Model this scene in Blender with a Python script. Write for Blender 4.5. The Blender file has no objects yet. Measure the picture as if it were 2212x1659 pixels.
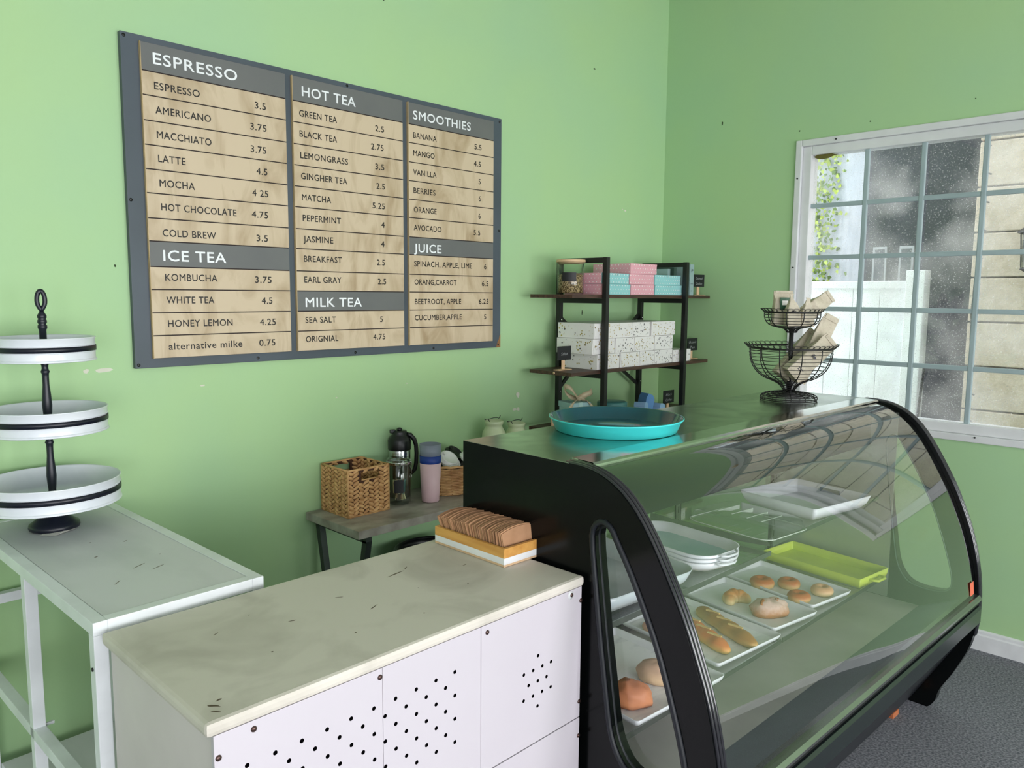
import bpy, bmesh, math, random
from mathutils import Vector, Matrix, noise
PI = math.pi
random.seed(7)
sc = bpy.context.scene
COL = sc.collection
# ------------------------------------------------------------------ camera
cam_d = bpy.data.cameras.new('camera')
cam = bpy.data.objects.new('camera', cam_d); COL.objects.link(cam); sc.camera = cam
YAW, PITCH, ROLL = math.radians(45.63), math.radians(6.557), math.radians(0.443)
cy_, sy_, cp_, sp_ = math.cos(YAW), math.sin(YAW), math.cos(PITCH), math.sin(PITCH)
fw = Vector((sy_*cp_, cy_*cp_, -sp_)); rt = Vector((cy_, -sy_, 0)); up = rt.cross(fw)
r2 = rt*math.cos(ROLL)+up*math.sin(ROLL); u2 = up*math.cos(ROLL)-rt*math.sin(ROLL)
M = Matrix((r2, u2, -fw)).transposed().to_4x4(); M.translation = Vector((-3.945, -2.628, 1.6))
cam.matrix_world = M
cam_d.sensor_fit = 'HORIZONTAL'; cam_d.sensor_width = 36; cam_d.lens = 1682.62*36/2212; cam_d.clip_start = .05
# ------------------------------------------------------------------ world, light, exposure
w = bpy.data.worlds.new('world'); sc.world = w; w.use_nodes = True
nt = w.node_tree; bg = nt.nodes['Background']
tc = nt.nodes.new('ShaderNodeTexCoord'); nz = nt.nodes.new('ShaderNodeTexNoise'); cr = nt.nodes.new('ShaderNodeValToRGB')
nz.inputs['Scale'].default_value = 1.6; nz.inputs['Detail'].default_value = 4
cr.color_ramp.elements[0].position = .35; cr.color_ramp.elements[0].color = (.80, .86, .95, 1)
cr.color_ramp.elements[1].position = .65; cr.color_ramp.elements[1].color = (1, 1, 1, 1)
nt.links.new(tc.outputs['Generated'], nz.inputs['Vector']); nt.links.new(nz.outputs['Fac'], cr.inputs['Fac'])
nt.links.new(cr.outputs['Color'], bg.inputs['Color']); bg.inputs['Strength'].default_value = 3.5
sc.view_settings.view_transform = 'Standard'; sc.view_settings.look = 'None'
sc.view_settings.exposure = -0.03; sc.view_settings.gamma = 1.0; sc.view_settings.use_curve_mapping = False
def area(name, loc, rot, sx, sy, power, color):
    d = bpy.data.lights.new(name, 'AREA'); d.shape = 'RECTANGLE'; d.size = sx; d.size_y = sy; d.energy = power; d.color = color
    o = bpy.data.objects.new(name, d); COL.objects.link(o); o.location = loc; o.rotation_euler = rot; return o
# daylight coming through the four storefront windows of the wall behind the camera
for i, x in enumerate((-6.1, -4.5, -2.9, -1.3)):
    area('window_daylight', (x, -5.95, 1.28), (PI/2, 0, 0), 1.3, 1.6, 55, (1, .985, .99))
# ------------------------------------------------------------------ materials
def lin(c):
    c = [v/255 for v in c]
    return tuple((v/12.92 if v <= .04045 else ((v+.055)/1.055)**2.4) for v in c)+(1,)
MATS = {}
def mat(name, col, rough=.5, metal=0, col2=None, nscale=8, detail=4, lo=.35, hi=.65, bump=0, bscale=60, stretch=None, spec=.5, coat=0, bdist=.002, distort=0, rvar=0):
    if name in MATS: return MATS[name]
    m = bpy.data.materials.new(name); m.use_nodes = True; n = m.node_tree; b = n.nodes['Principled BSDF']
    b.inputs['Base Color'].default_value = lin(col); b.inputs['Roughness'].default_value = rough; b.inputs['Metallic'].default_value = metal
    b.inputs['Specular IOR Level'].default_value = spec; b.inputs['Coat Weight'].default_value = coat
    t = n.nodes.new('ShaderNodeTexCoord'); mp = n.nodes.new('ShaderNodeMapping'); n.links.new(t.outputs['Object'], mp.inputs['Vector'])
    if stretch: mp.inputs['Scale'].default_value = stretch
    if col2 is None: col2 = tuple(max(0, v*.94) for v in col)
    a = n.nodes.new('ShaderNodeTexNoise'); a.inputs['Scale'].default_value = nscale; a.inputs['Detail'].default_value = detail
    a.inputs['Distortion'].default_value = distort
    r = n.nodes.new('ShaderNodeValToRGB'); r.color_ramp.elements[0].position = lo; r.color_ramp.elements[1].position = hi
    r.color_ramp.elements[0].color = lin(col); r.color_ramp.elements[1].color = lin(col2)
    n.links.new(mp.outputs['Vector'], a.inputs['Vector']); n.links.new(a.outputs['Fac'], r.inputs['Fac']); n.links.new(r.outputs['Color'], b.inputs['Base Color'])
    if rvar:
        q = n.nodes.new('ShaderNodeMapRange'); q.inputs['To Min'].default_value = rough; q.inputs['To Max'].default_value = min(1, rough+rvar)
        n.links.new(a.outputs['Fac'], q.inputs['Value']); n.links.new(q.outputs['Result'], b.inputs['Roughness'])
    if bump:
        c = n.nodes.new('ShaderNodeTexNoise'); c.inputs['Scale'].default_value = bscale; c.inputs['Detail'].default_value = 3
        d = n.nodes.new('ShaderNodeBump'); d.inputs['Strength'].default_value = bump; d.inputs['Distance'].default_value = bdist
        n.links.new(mp.outputs['Vector'], c.inputs['Vector']); n.links.new(c.outputs['Fac'], d.inputs['Height']); n.links.new(d.outputs['Normal'], b.inputs['Normal'])
    MATS[name] = m; return m
def glassmat(name, tint=(1, 1, 1), ior=1.5, rough=0.0, dust=0, dcol=(1, 1, 1), gain=1.0):
    """thin architectural glass: see-through with a fresnel mirror on top, optional dust film"""
    if name in MATS: return MATS[name]
    m = bpy.data.materials.new(name); m.use_nodes = True; n = m.node_tree; n.nodes.clear()
    o = n.nodes.new('ShaderNodeOutputMaterial'); tr = n.nodes.new('ShaderNodeBsdfTransparent'); gl = n.nodes.new('ShaderNodeBsdfGlossy')
    ge = n.nodes.new('ShaderNodeNewGeometry'); dt = n.nodes.new('ShaderNodeVectorMath'); dt.operation = 'DOT_PRODUCT'; ab = n.nodes.new('ShaderNodeMath'); ab.operation = 'ABSOLUTE'
    om = n.nodes.new('ShaderNodeMath'); om.operation = 'SUBTRACT'; om.inputs[0].default_value = 1; om.use_clamp = True; pw = n.nodes.new('ShaderNodeMath'); pw.operation = 'POWER'; pw.inputs[1].default_value = 5
    f0 = ((ior-1)/(ior+1))**2; sc_ = n.nodes.new('ShaderNodeMath'); sc_.operation = 'MULTIPLY_ADD'; sc_.inputs[1].default_value = 1-f0; sc_.inputs[2].default_value = f0
    n.links.new(ge.outputs['Normal'], dt.inputs[0]); n.links.new(ge.outputs['Incoming'], dt.inputs[1]); n.links.new(dt.outputs['Value'], ab.inputs[0]); n.links.new(ab.outputs[0], om.inputs[1]); n.links.new(om.outputs[0], pw.inputs[0]); n.links.new(pw.outputs[0], sc_.inputs[0])
    mx = n.nodes.new('ShaderNodeMixShader'); ml = n.nodes.new('ShaderNodeMath'); ml.operation = 'MULTIPLY'; ml.use_clamp = True
    tr.inputs['Color'].default_value = (*tint, 1); gl.inputs['Roughness'].default_value = rough; ml.inputs[1].default_value = gain
    n.links.new(sc_.outputs[0], ml.inputs[0]); n.links.new(ml.outputs[0], mx.inputs['Fac']); n.links.new(tr.outputs[0], mx.inputs[1]); n.links.new(gl.outputs[0], mx.inputs[2])
    last = mx
    if dust:
        df = n.nodes.new('ShaderNodeBsdfDiffuse'); tl = n.nodes.new('ShaderNodeBsdfTranslucent'); ad = n.nodes.new('ShaderNodeMixShader')
        df.inputs['Color'].default_value = (*dcol, 1); tl.inputs['Color'].default_value = (*dcol, 1); ad.inputs['Fac'].default_value = .7
        n.links.new(df.outputs[0], ad.inputs[1]); n.links.new(tl.outputs[0], ad.inputs[2])
        t = n.nodes.new('ShaderNodeTexCoord'); a = n.nodes.new('ShaderNodeTexNoise'); a.inputs['Scale'].default_value = 3.2; a.inputs['Detail'].default_value = 5
        b = n.nodes.new('ShaderNodeTexNoise'); b.inputs['Scale'].default_value = 150; b.inputs['Detail'].default_value = 2
        r1 = n.nodes.new('ShaderNodeMapRange'); r1.inputs['From Min'].default_value = .42; r1.inputs['From Max'].default_value = .75; r1.inputs['To Max'].default_value = dust
        r2_ = n.nodes.new('ShaderNodeMapRange'); r2_.inputs['From Min'].default_value = .60; r2_.inputs['From Max'].default_value = .72; r2_.inputs['To Max'].default_value = dust*.8
        s = n.nodes.new('ShaderNodeMath'); s.operation = 'ADD'; s.use_clamp = True; fm = n.nodes.new('ShaderNodeMixShader')
        n.links.new(t.outputs['Object'], a.inputs['Vector']); n.links.new(t.outputs['Object'], b.inputs['Vector'])
        n.links.new(a.outputs['Fac'], r1.inputs['Value']); n.links.new(b.outputs['Fac'], r2_.inputs['Value'])
        n.links.new(r1.outputs[0], s.inputs[0]); n.links.new(r2_.outputs[0], s.inputs[1]); n.links.new(s.outputs[0], fm.inputs['Fac'])
        n.links.new(mx.outputs[0], fm.inputs[1]); n.links.new(ad.outputs[0], fm.inputs[2]); last = fm
    n.links.new(last.outputs[0], o.inputs['Surface']); MATS[name] = m; return m
GREEN = mat('green_wall_paint', (168, 203, 148), .62, col2=(163, 200, 154), nscale=1.3, bump=.15, bscale=90, bdist=.001)
WHITEP = mat('white_paint', (226, 228, 230), .45, col2=(212, 214, 216), nscale=9)
VINYL = mat('window_vinyl', (222, 224, 226), .4, nscale=5)
MUNT = mat('muntin_blue_grey', (158, 176, 180), .45, nscale=5)
CARPET = mat('grey_carpet', (152, 152, 160), .95, col2=(96, 98, 106), nscale=120, detail=6, bump=1, bscale=400, bdist=.004, spec=.1)
BLACK = mat('black_gloss', (6, 9, 9), .20, col2=(10, 12, 13), nscale=6, spec=.22)
BLACKM = mat('black_powder_coat', (18, 18, 20), .45, nscale=20)
RUBBER = mat('dark_gasket', (20, 24, 32), .5, nscale=10)
NAVY = mat('navy_black_paint', (14, 18, 34), .38, nscale=12)
STEEL = mat('brushed_steel', (178, 182, 174), .16, 1, col2=(150, 154, 146), nscale=5, distort=1.5, rvar=.12)
STEELD = mat('case_liner_steel', (196, 202, 196), .34, .75, col2=(172, 180, 172), nscale=3, rvar=.1)
CHROME = mat('chrome', (210, 210, 210), .12, 1, nscale=20)
ALU = mat('shelf_edge_metal', (150, 156, 148), .3, .9, nscale=30)
COUNTER = mat('worn_cream_laminate', (214, 208, 198), .46, col2=(178, 172, 162), nscale=4.5, detail=10, lo=.45, hi=.78, distort=.8, rvar=.2, spec=.3)
PANELW = mat('white_front_panel', (202, 196, 204), .38, col2=(200, 194, 202), nscale=3)
SIDEW = mat('counter_side_grey_white', (220, 212, 212), .5, col2=(204, 196, 196), nscale=3)
TABLEW = mat('pale_blue_white_tabletop', (216, 217, 221), .42, col2=(190, 194, 196), nscale=5, detail=8, lo=.45, hi=.75, stretch=(1, .4, 1), rvar=.2)
TABLEF = mat('white_table_frame', (232, 236, 240), .35, nscale=8)
ENAMEL = mat('white_enamel', (228, 232, 238), .28, col2=(214, 220, 228), nscale=8, coat=.3)
CONCRETE = mat('concrete_laminate', (172, 168, 160), .42, col2=(128, 120, 112), nscale=11, detail=8, lo=.35, hi=.7, stretch=(1, 1.6, 1))
WOOD = mat('walnut_shelf', (86, 60, 48), .45, col2=(56, 38, 32), nscale=9, stretch=(1, 8, 8))
PLY = mat('birch_plywood', (202, 184, 156), .5, col2=(166, 144, 112), nscale=5.5, detail=7, lo=.46, hi=.74, stretch=(1.5, 1, .6), distort=1.6)
PLYE = mat('plywood_edge', (196, 172, 128), .6, nscale=40)
BOARD = mat('slate_board', (74, 84, 94), .5, col2=(66, 76, 84), nscale=3)
HEADER = mat('header_grey', (98, 100, 100), .5, col2=(106, 108, 106), nscale=4)
GROOVE = mat('groove_dark', (38, 26, 24), .7)
LETW = mat('white_lettering', (240, 244, 246), .4)
LETB = mat('black_lettering', (20, 15, 14), .5)
CHALK = mat('chalk', (190, 195, 195), .8)
SLATE = mat('blackboard', (20, 22, 26), .55, nscale=30)
BAMBOO = mat('bamboo', (222, 168, 92), .38, col2=(204, 146, 74), nscale=6, stretch=(8, 1, 8))
LIGHTW = mat('pale_wood', (224, 190, 152), .55, nscale=10)
KRAFT = mat('kraft_cardboard', (192, 148, 112), .8, col2=(180, 136, 100), nscale=30)
n_ = KRAFT.node_tree; oi = n_.nodes.new('ShaderNodeObjectInfo'); hv = n_.nodes.new('ShaderNodeHueSaturation'); mr = n_.nodes.new('ShaderNodeMapRange'); mr.inputs['To Min'].default_value = .78; mr.inputs['To Max'].default_value = 1.15
b_ = n_.nodes['Principled BSDF']; src = b_.inputs['Base Color'].links[0].from_socket; n_.links.new(oi.outputs['Random'], mr.inputs['Value']); n_.links.new(mr.outputs[0], hv.inputs['Value']); n_.links.new(src, hv.inputs['Color']); n_.links.new(hv.outputs['Color'], b_.inputs['Base Color'])
WICK = mat('water_hyacinth', (214, 170, 116), .6, col2=(176, 130, 82), nscale=40, detail=3)
WICKD = mat('basket_core_dark', (70, 40, 24), .8, nscale=30)
WILLOW = mat('willow', (204, 164, 112), .5, col2=(168, 122, 76), nscale=18)
def rgb(n, c, r=.4, **k): return mat(n, c, r, **k)
TEALO = rgb('turquoise_plastic', (70, 222, 222), .32, col2=(64, 214, 216)); TEALI = rgb('deep_teal_enamel', (8, 84, 96), .16, col2=(6, 76, 88), coat=.5)
PINKC = rgb('pink_cup', (222, 188, 196), .45); BLUEC = rgb('blue_cup', (14, 54, 140), .45); GREYC = rgb('grey_cup', (132, 140, 156), .45)
CREAM = rgb('cream_can_enamel', (204, 216, 176), .3, coat=.3)
PINKB = rgb('pink_card', (232, 172, 184), .6); AQUAB = rgb('aqua_card', (150, 210, 212), .6); DOT = rgb('white_dot', (246, 244, 240), .6)
WCARD = rgb('white_card', (238, 236, 234), .35, col2=(230, 228, 228)); GOLD = rgb('gold_foil', (200, 172, 80), .3, metal=.8); INK = rgb('dark_foil', (44, 42, 50), .4, metal=.4)
YELG = rgb('lime_tray', (204, 222, 84), .35, coat=.2); TRAYW = rgb('white_melamine', (238, 240, 246), .3, coat=.15)
MARBLE = mat('marble_print', (242, 242, 246), .3, col2=(206, 208, 216), nscale=7, detail=6, lo=.5, hi=.8, stretch=(1, 3, 1), distort=1.5, coat=.1)
AQUAM = mat('aqua_melamine', (172, 206, 208), .3, col2=(150, 190, 194), nscale=7, coat=.2); GREYT = rgb('pale_grey_melamine', (202, 212, 218), .28, coat=.3)
PAPER = mat('sugar_paper', (200, 191, 172), .7, col2=(184, 174, 154), nscale=18, bump=.9, bscale=22, bdist=.02)
SEED = mat('mixed_seeds', (190, 160, 120), .7, col2=(86, 62, 30), nscale=160, detail=2, lo=.45, hi=.55)
GLASS = glassmat('case_glass', (.975, .988, .982), 1.52, gain=2.6)
GLASSJ = glassmat('jar_glass', (.95, .98, .96), 1.45, gain=1.3)
GLASSS = glassmat('shelf_glass', (.982, .99, .986), 1.5)
CLEARP = glassmat('clear_plastic', (.93, .96, .95), 1.5)
PANE = glassmat('dusty_pane', (.97, .98, .98), 1.45, dust=.34)
# ------------------------------------------------------------------ builders
class MB:
    def __init__(s): s.b = bmesh.new(); s.mats = []; s.cur = 0
    def use(s, m):
        if m not in s.mats: s.mats.append(m)
        s.cur = s.mats.index(m); return s
    def add(s, verts, faces, mtx=None, smooth=False):
        vs = [s.b.verts.new(mtx @ Vector(v) if mtx else v) for v in verts]
        for f in faces:
            try: g = s.b.faces.new([vs[i] for i in f]); g.material_index = s.cur; g.smooth = smooth
            except ValueError: pass
        return s
    def box(s, x0, x1, y0, y1, z0, z1, bev=0, mtx=None):
        t = bmesh.new(); bmesh.ops.create_cube(t, size=1)
        for v in t.verts: v.co = Vector(((x0+x1)/2+v.co.x*(x1-x0), (y0+y1)/2+v.co.y*(y1-y0), (z0+z1)/2+v.co.z*(z1-z0)))
        if bev: bmesh.ops.bevel(t, geom=t.edges[:], offset=bev, segments=2, affect='EDGES', profile=.6)
        return s.merge(t, mtx)
    def merge(s, t, mtx=None, smooth=False):
        t.verts.index_update()
        s.add([v.co.copy() for v in t.verts], [[v.index for v in f.verts] for f in t.faces], mtx, smooth); t.free(); return s
    def lathe(s, prof, seg=32, mtx=None, sx=1, sy=1, close=True, smooth=True):
        vs = []; fs = []; n = len(prof)
        for i in range(seg):
            a = 2*PI*i/seg
            for r, z in prof: vs.append((r*math.cos(a)*sx, r*math.sin(a)*sy, z))
        for i in range(seg):
            j = (i+1) % seg
            for k in range(n-1): fs.append([i*n+k, j*n+k, j*n+k+1, i*n+k+1])
        if close:
            if prof[0][0] > 1e-5: fs.append([i*n for i in range(seg)][::-1])
            if prof[-1][0] > 1e-5: fs.append([i*n+n-1 for i in range(seg)])
        return s.add(vs, fs, mtx, smooth)
    def cyl(s, r, z0, z1, seg=20, mtx=None): return s.lathe([(r, z0), (r, z1)], seg, mtx)
    def tube(s, pts, r, seg=8, closed=False, mtx=None, rs=None):
        pts = [Vector(p) for p in pts]; n = len(pts); vs = []; fs = []; prev = None
        for i, p in enumerate(pts):
            if closed: t = (pts[(i+1) % n]-pts[i-1]).normalized()
            else: t = (pts[min(i+1, n-1)]-pts[max(i-1, 0)]).normalized()
            if prev is None:
                a = Vector((0, 0, 1)) if abs(t.z) < .9 else Vector((1, 0, 0)); prev = t.cross(a).normalized()
            else:
                prev = (prev-t*prev.dot(t)).normalized()
            q = t.cross(prev); rr = rs[i] if rs else r
            for k in range(seg):
                a = 2*PI*k/seg; vs.append(p+prev*math.cos(a)*rr+q*math.sin(a)*rr)
        for i in range(n if closed else n-1):
            j = (i+1) % n
            for k in range(seg): fs.append([i*seg+k, i*seg+(k+1) % seg, j*seg+(k+1) % seg, j*seg+k])
        if not closed: fs.append(list(range(seg))[::-1]); fs.append([(n-1)*seg+k for k in range(seg)])
        return s.add(vs, fs, mtx, True)
    def bar(s, a, b, w, h, mtx=None, bev=0, upv=(0, 0, 1)):
        a = Vector(a); b = Vector(b); d = b-a; L = d.length; d.normalize(); u = Vector(upv)
        if abs(d.dot(u)) > .95: u = Vector((0, 1, 0))
        x = d.cross(u).normalized(); z = x.cross(d)
        m = Matrix((x, d, z)).transposed().to_4x4(); m.translation = a
        if mtx: m = mtx @ m
        return s.box(-w/2, w/2, 0, L, -h/2, h/2, bev, m)
    def prism(s, poly, a0, a1, axis='x', mtx=None, smooth=False):
        """poly in the plane perpendicular to axis, extruded a0..a1"""
        f = {'x': lambda p, a: (a, p[0], p[1]), 'y': lambda p, a: (p[0], a, p[1]), 'z': lambda p, a: (p[0], p[1], a)}[axis]
        n = len(poly); vs = [f(p, a0) for p in poly]+[f(p, a1) for p in poly]
        fs = [[i, (i+1) % n, n+(i+1) % n, n+i] for i in range(n)]+[list(range(n))[::-1], list(range(n, 2*n))]
        return s.add(vs, fs, mtx, smooth)
    def build(s, name, m=None, parent=None, smooth=None, **k):
        bmesh.ops.recalc_face_normals(s.b, faces=s.b.faces[:])
        me = bpy.data.meshes.new(name); s.b.to_mesh(me); s.b.free()
        for q in (s.mats if s.mats else [m]): me.materials.append(q)
        if smooth is not None:
            for p in me.polygons: p.use_smooth = smooth
        o = bpy.data.objects.new(name, me); COL.objects.link(o)
        if parent: o.parent = parent
        for a, v in k.items(): o[a] = v
        return o
def thing(name, label, cat, loc=(0, 0, 0), rz=0, group=None, rot=None):
    o = bpy.data.objects.new(name, None); COL.objects.link(o); o.location = loc; o.rotation_euler = rot or (0, 0, rz); o.empty_display_size = .05
    o['label'] = label; o['category'] = cat
    if group: o['group'] = group
    return o
def tag(o, label, cat, group=None):
    o['label'] = label; o['category'] = cat
    if group: o['group'] = group
    return o
def dup(root, loc, rz=None, label=None, group=None, parts=True):
    r = root.copy(); COL.objects.link(r); r.location = loc
    if rz is not None: r.rotation_euler = (0, 0, rz)
    if label: r['label'] = label
    if group: r['group'] = group
    if parts:
        for ch in list(root.children):
            c = ch.copy(); COL.objects.link(c); c.parent = r
            for g in ch.children: d = g.copy(); COL.objects.link(d); d.parent = c
    return r
def struct(name, mb, m, parent=None): return mb.build(name, m, parent, kind='structure')
def T(x, y, z): return Matrix.Translation((x, y, z))
def RX(a): return Matrix.Rotation(a, 4, 'X')
def RY(a): return Matrix.Rotation(a, 4, 'Y')
def RZ(a): return Matrix.Rotation(a, 4, 'Z')
def smooth_poly(pts, it=2):
    for _ in range(it):
        q = [pts[0]]
        for a, b in zip(pts, pts[1:]):
            q += [(a[0]*.75+b[0]*.25, a[1]*.75+b[1]*.25), (a[0]*.25+b[0]*.75, a[1]*.25+b[1]*.75)]
        q.append(pts[-1]); pts = q
    return pts
def smooth3(pts, it=2):
    pts = [Vector(p) for p in pts]
    for _ in range(it):
        q = [pts[0]]
        for a, b in zip(pts, pts[1:]): q += [a*.75+b*.25, a*.25+b*.75]
        q.append(pts[-1]); pts = q
    return pts
def rrect(w, d, r, n=5):
    """rounded rectangle outline, centred"""
    p = []
    for cx, cy, a0 in ((w/2-r, d/2-r, 0), (-w/2+r, d/2-r, PI/2), (-w/2+r, -d/2+r, PI), (w/2-r, -d/2+r, 1.5*PI)):
        for i in range(n+1):
            a = a0+PI/2*i/n; p.append((cx+r*math.cos(a), cy+r*math.sin(a)))
    return p
def loft(mb, rings, mtx=None, cap0=True, cap1=True, smooth=True):
    n = len(rings[0]); vs = [v for r in rings for v in r]; fs = []
    for k in range(len(rings)-1):
        for i in range(n): fs.append([k*n+i, k*n+(i+1) % n, (k+1)*n+(i+1) % n, (k+1)*n+i])
    if cap0: fs.append(list(range(n))[::-1])
    if cap1: fs.append([(len(rings)-1)*n+i for i in range(n)])
    return mb.add(vs, fs, mtx, smooth)
FONT_CACHE = {}
def text(s, x0, x1, cap, z=0, y=0, m=None, parent=None, name='lettering', mtx=None, shear=0, ext=.0003, bold=0, fat=0):
    """flat lettering standing in the local XZ plane, facing -Y; x0..x1 its extent, z its baseline"""
    key = (s, shear, bold)
    if key not in FONT_CACHE:
        c = bpy.data.curves.new('txt', 'FONT'); c.body = s; c.size = 1; c.resolution_u = 3; c.space_character = 1.08; c.shear = shear; c.offset = bold
        o = bpy.data.objects.new('txt', c); COL.objects.link(o)
        dg = bpy.context.evaluated_depsgraph_get(); me = bpy.data.meshes.new_from_object(o.evaluated_get(dg))
        vs = [v.co.copy() for v in me.vertices]; fs = [list(p.vertices) for p in me.polygons]
        bpy.data.objects.remove(o); bpy.data.curves.remove(c); bpy.data.meshes.remove(me)
        FONT_CACHE[key] = (vs, fs)
    vs, fs = FONT_CACHE[key]
    mnx = min(v.x for v in vs); mxx = max(v.x for v in vs); capu = .729
    kx = (x1-x0)/(mxx-mnx); kz = cap/capu
    mb = MB(); mb.add([(x0+(v.x-mnx)*kx, y-ext, z+v.y*kz) for v in vs], fs, mtx)
    if fat:
        for li, (dx, dz) in enumerate(((fat, 0), (-fat, 0), (0, fat), (0, -fat))): mb.add([(x0+(v.x-mnx)*kx+dx, y-ext-.00012*(li+1), z+v.y*kz+dz) for v in vs], fs, mtx)
    return mb.build(name, m or LETB, parent)
# ------------------------------------------------------------------ setting
CH = 3.3
struct('floor', MB().box(-7.2, .1, -6.1, .1, -.1, 0), CARPET)
struct('ceiling', MB().box(-7.2, .1, -6.1, .1, CH, CH+.1), mat('grey_ceiling', (196, 196, 192), .8))
wall_back = struct('wall_back', MB().box(-7.2, .1, 0, .1, 0, CH), GREEN)
struct('wall_left', MB().box(-7.2, -7.1, -6.1, 0, 0, CH), WHITEP)
# right wall with the window opening
WY0, WY1, WZ0, WZ1 = -.80, -2.55, .955, 2.385
mb = MB(); mb.box(0, .14, -6.1, WY1, 0, CH); mb.box(0, .14, WY0, 0, 0, CH); mb.box(0, .14, WY1, WY0, 0, WZ0); mb.box(0, .14, WY1, WY0, WZ1, CH)
wall_right = struct('wall_right', mb, GREEN)
# storefront wall behind the camera: low sill, header, piers between four wide windows
mb = MB(); mb.box(-7.1, 0, -6.1, -6.0, 0, .45); mb.box(-7.1, 0, -6.1, -6.0, 2.85, CH)
for x0, x1 in ((-7.1, -6.8), (-5.4, -5.2), (-3.8, -3.6), (-2.2, -2.0), (-.6, 0)): mb.box(x0, x1, -6.1, -6.0, .45, 2.85)
struct('wall_front', mb, WHITEP)
for i, x in enumerate((-6.1, -4.5, -2.9, -1.3)):
    mb = MB()
    for a, b in ((-.7, -.64), (.64, .7), (-.02, .02)): mb.box(x+a, x+b, -6.06, -6.0, .45, 2.85)
    for a, b in ((.45, .51), (2.79, 2.85), (1.95, 1.99)): mb.box(x-.7, x+.7, -6.06, -6.0, a, b)
    struct('window_%d' % (i+2), mb, VINYL)
# baseboards
def base_prof(): return [(0, 0), (.016, 0), (.016, .07), (.010, .076), (.010, .088), (.004, .094), (0, .094)]
mb = MB(); mb.prism([(-a, b) for a, b in base_prof()], -6.0, 0, 'y'); struct('baseboard_right', mb, WHITEP)
mb = MB(); mb.prism([(-a, b) for a, b in base_prof()], -7.1, -.016, 'x'); struct('baseboard_back', mb, WHITEP)
# chips in the paint, parts of the walls
def chip(x, y, z, w_, h, right=False, m=None, seed=0):
    rnd = random.Random(seed); n = 9; pts = []
    for i in range(n):
        a = 2*PI*i/n; k = .65+.5*rnd.random(); pts.append((math.cos(a)*w_/2*k, math.sin(a)*h/2*k))
    mb = MB()
    if right: mb.prism([(y+p[0], z+p[1]) for p in pts], -.0008, .002, 'x'); mb.build('paint_chip', m or WHITEP, wall_right)
    else: mb.prism([(x+p[0], z+p[1]) for p in pts], -.0008, .002, 'y'); mb.build('paint_chip', m or WHITEP, wall_back)
PLASTER = mat('bare_plaster', (216, 216, 200), .8); MARK = mat('scuff_mark', (48, 66, 36), .8)
for i, (x, z, a, b) in enumerate([(-3.10, 1.353, .055, .016), (-3.15, 1.353, .02, .014), (-2.785, 1.28, .016, .007), (-1.218, 1.111, .03, .03), (-1.24, 1.043, .035, .014), (-1.215, 1.04, .02, .02), (-.375, 2.065, .02, .01), (-.40, 2.07, .012, .008), (-3.6, 1.72, .012, .006), (-2.25, 1.19, .01, .006), (-1.9, 1.22, .006, .006)]):
    chip(x, 0, z, a, b, m=PLASTER, seed=i)
for i, (x, z, a, b) in enumerate([(-.734, 1.508, .008, .025), (-.668, 2.76, .02, .008), (-1.45, 1.65, .006, .006), (-2.0, 2.75, .006, .006), (-3.05, 1.68, .006, .010)]): chip(x, 0, z, a, b, m=MARK, seed=20+i)
for i, (y, z, a, b) in enumerate([(-.365, 2.539, .008, .028), (-.806, 2.439, .008, .008), (-1.155, 2.437, .008, .008), (-1.6, 2.47, .006, .006)]): chip(0, y, z, a, b, True, MARK, 40+i)
# ------------------------------------------------------------------ window in the right wall
win = bpy.data.objects.new('window_1', None); COL.objects.link(win); win['kind'] = 'structure'
mb = MB()
def ring(mb, y0, y1, z0, z1, t, x0, x1, bev=.004):
    mb.box(x0, x1, y0-t, y0, z0, z1, bev); mb.box(x0, x1, y1, y1+t, z0, z1, bev); mb.box(x0, x1, y1+t, y0-t, z1-t, z1, bev); mb.box(x0, x1, y1+t, y0-t, z0, z0+t, bev)
ring(mb, WY0+.004, WY1-.004, WZ0-.004, WZ1+.004, .032, -.012, .10)
mb.build('outer_frame', VINYL, win)
mb = MB(); ring(mb, WY0-.028, WY1+.028, WZ0+.028, WZ1-.028, .045, .006, .09); mb.build('sash_frame', VINYL, win)
GY0, GY1, GZ0, GZ1 = -.872, -2.48, 1.024, 2.315
ys = [-.886-.2553*i for i in range(1, 7)]; zs = [2.06, 1.80, 1.54, 1.28]
for y in ys[:-1]+[]: MB().box(.022, .042, y-.011, y+.011, GZ0, GZ1, .004).build('muntin', MUNT, win)
for z in zs: MB().box(.024, .044, GY1, GY0, z-.011, z+.011, .004).build('muntin', MUNT, win)
yb = [GY0]+ys[:-1]+[GY1]; zb = [GZ1]+zs+[GZ0]
for i in range(len(yb)-1):
    for j in range(len(zb)-1):
        MB().box(.046, .050, yb[i+1], yb[i], zb[j+1], zb[j]).build('pane', PANE, win)
mb = MB(); mb.box(-.03, 0, -1.885, -1.83, 2.34, 2.352, .003); mb.box(-.035, -.02, -1.90, -1.87, 2.33, 2.36, .004); mb.build('latch', LIGHTW, win)
for y, z in ((-.812, 2.2), (-.812, 1.75), (-1.0, 2.373), (-1.7, .975)): MB().cyl(.004, 0, .003, 10, T(-.012, y, z) @ RY(-PI/2)).build('screw', BLACKM, win)
mb = MB()
pts = [(0, 0), (.02, .012), (.05, .018), (.08, .014), (.105, .004), (.125, .001), (.105, -.003), (.08, -.014), (.05, -.018), (.02, -.012)]
mb.prism([(p[0], p[1]) for p in pts], -.0006, .0006, 'z'); lf = mb.build('leaf', mat('dry_leaf', (110, 104, 50), .6, nscale=60))
lf.location = (.016, -.88, 2.303); lf.rotation_euler = (math.radians(70), 0, -PI/2); tag(lf, 'dry brown leaf caught in the top left corner of the window', 'leaf')
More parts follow.
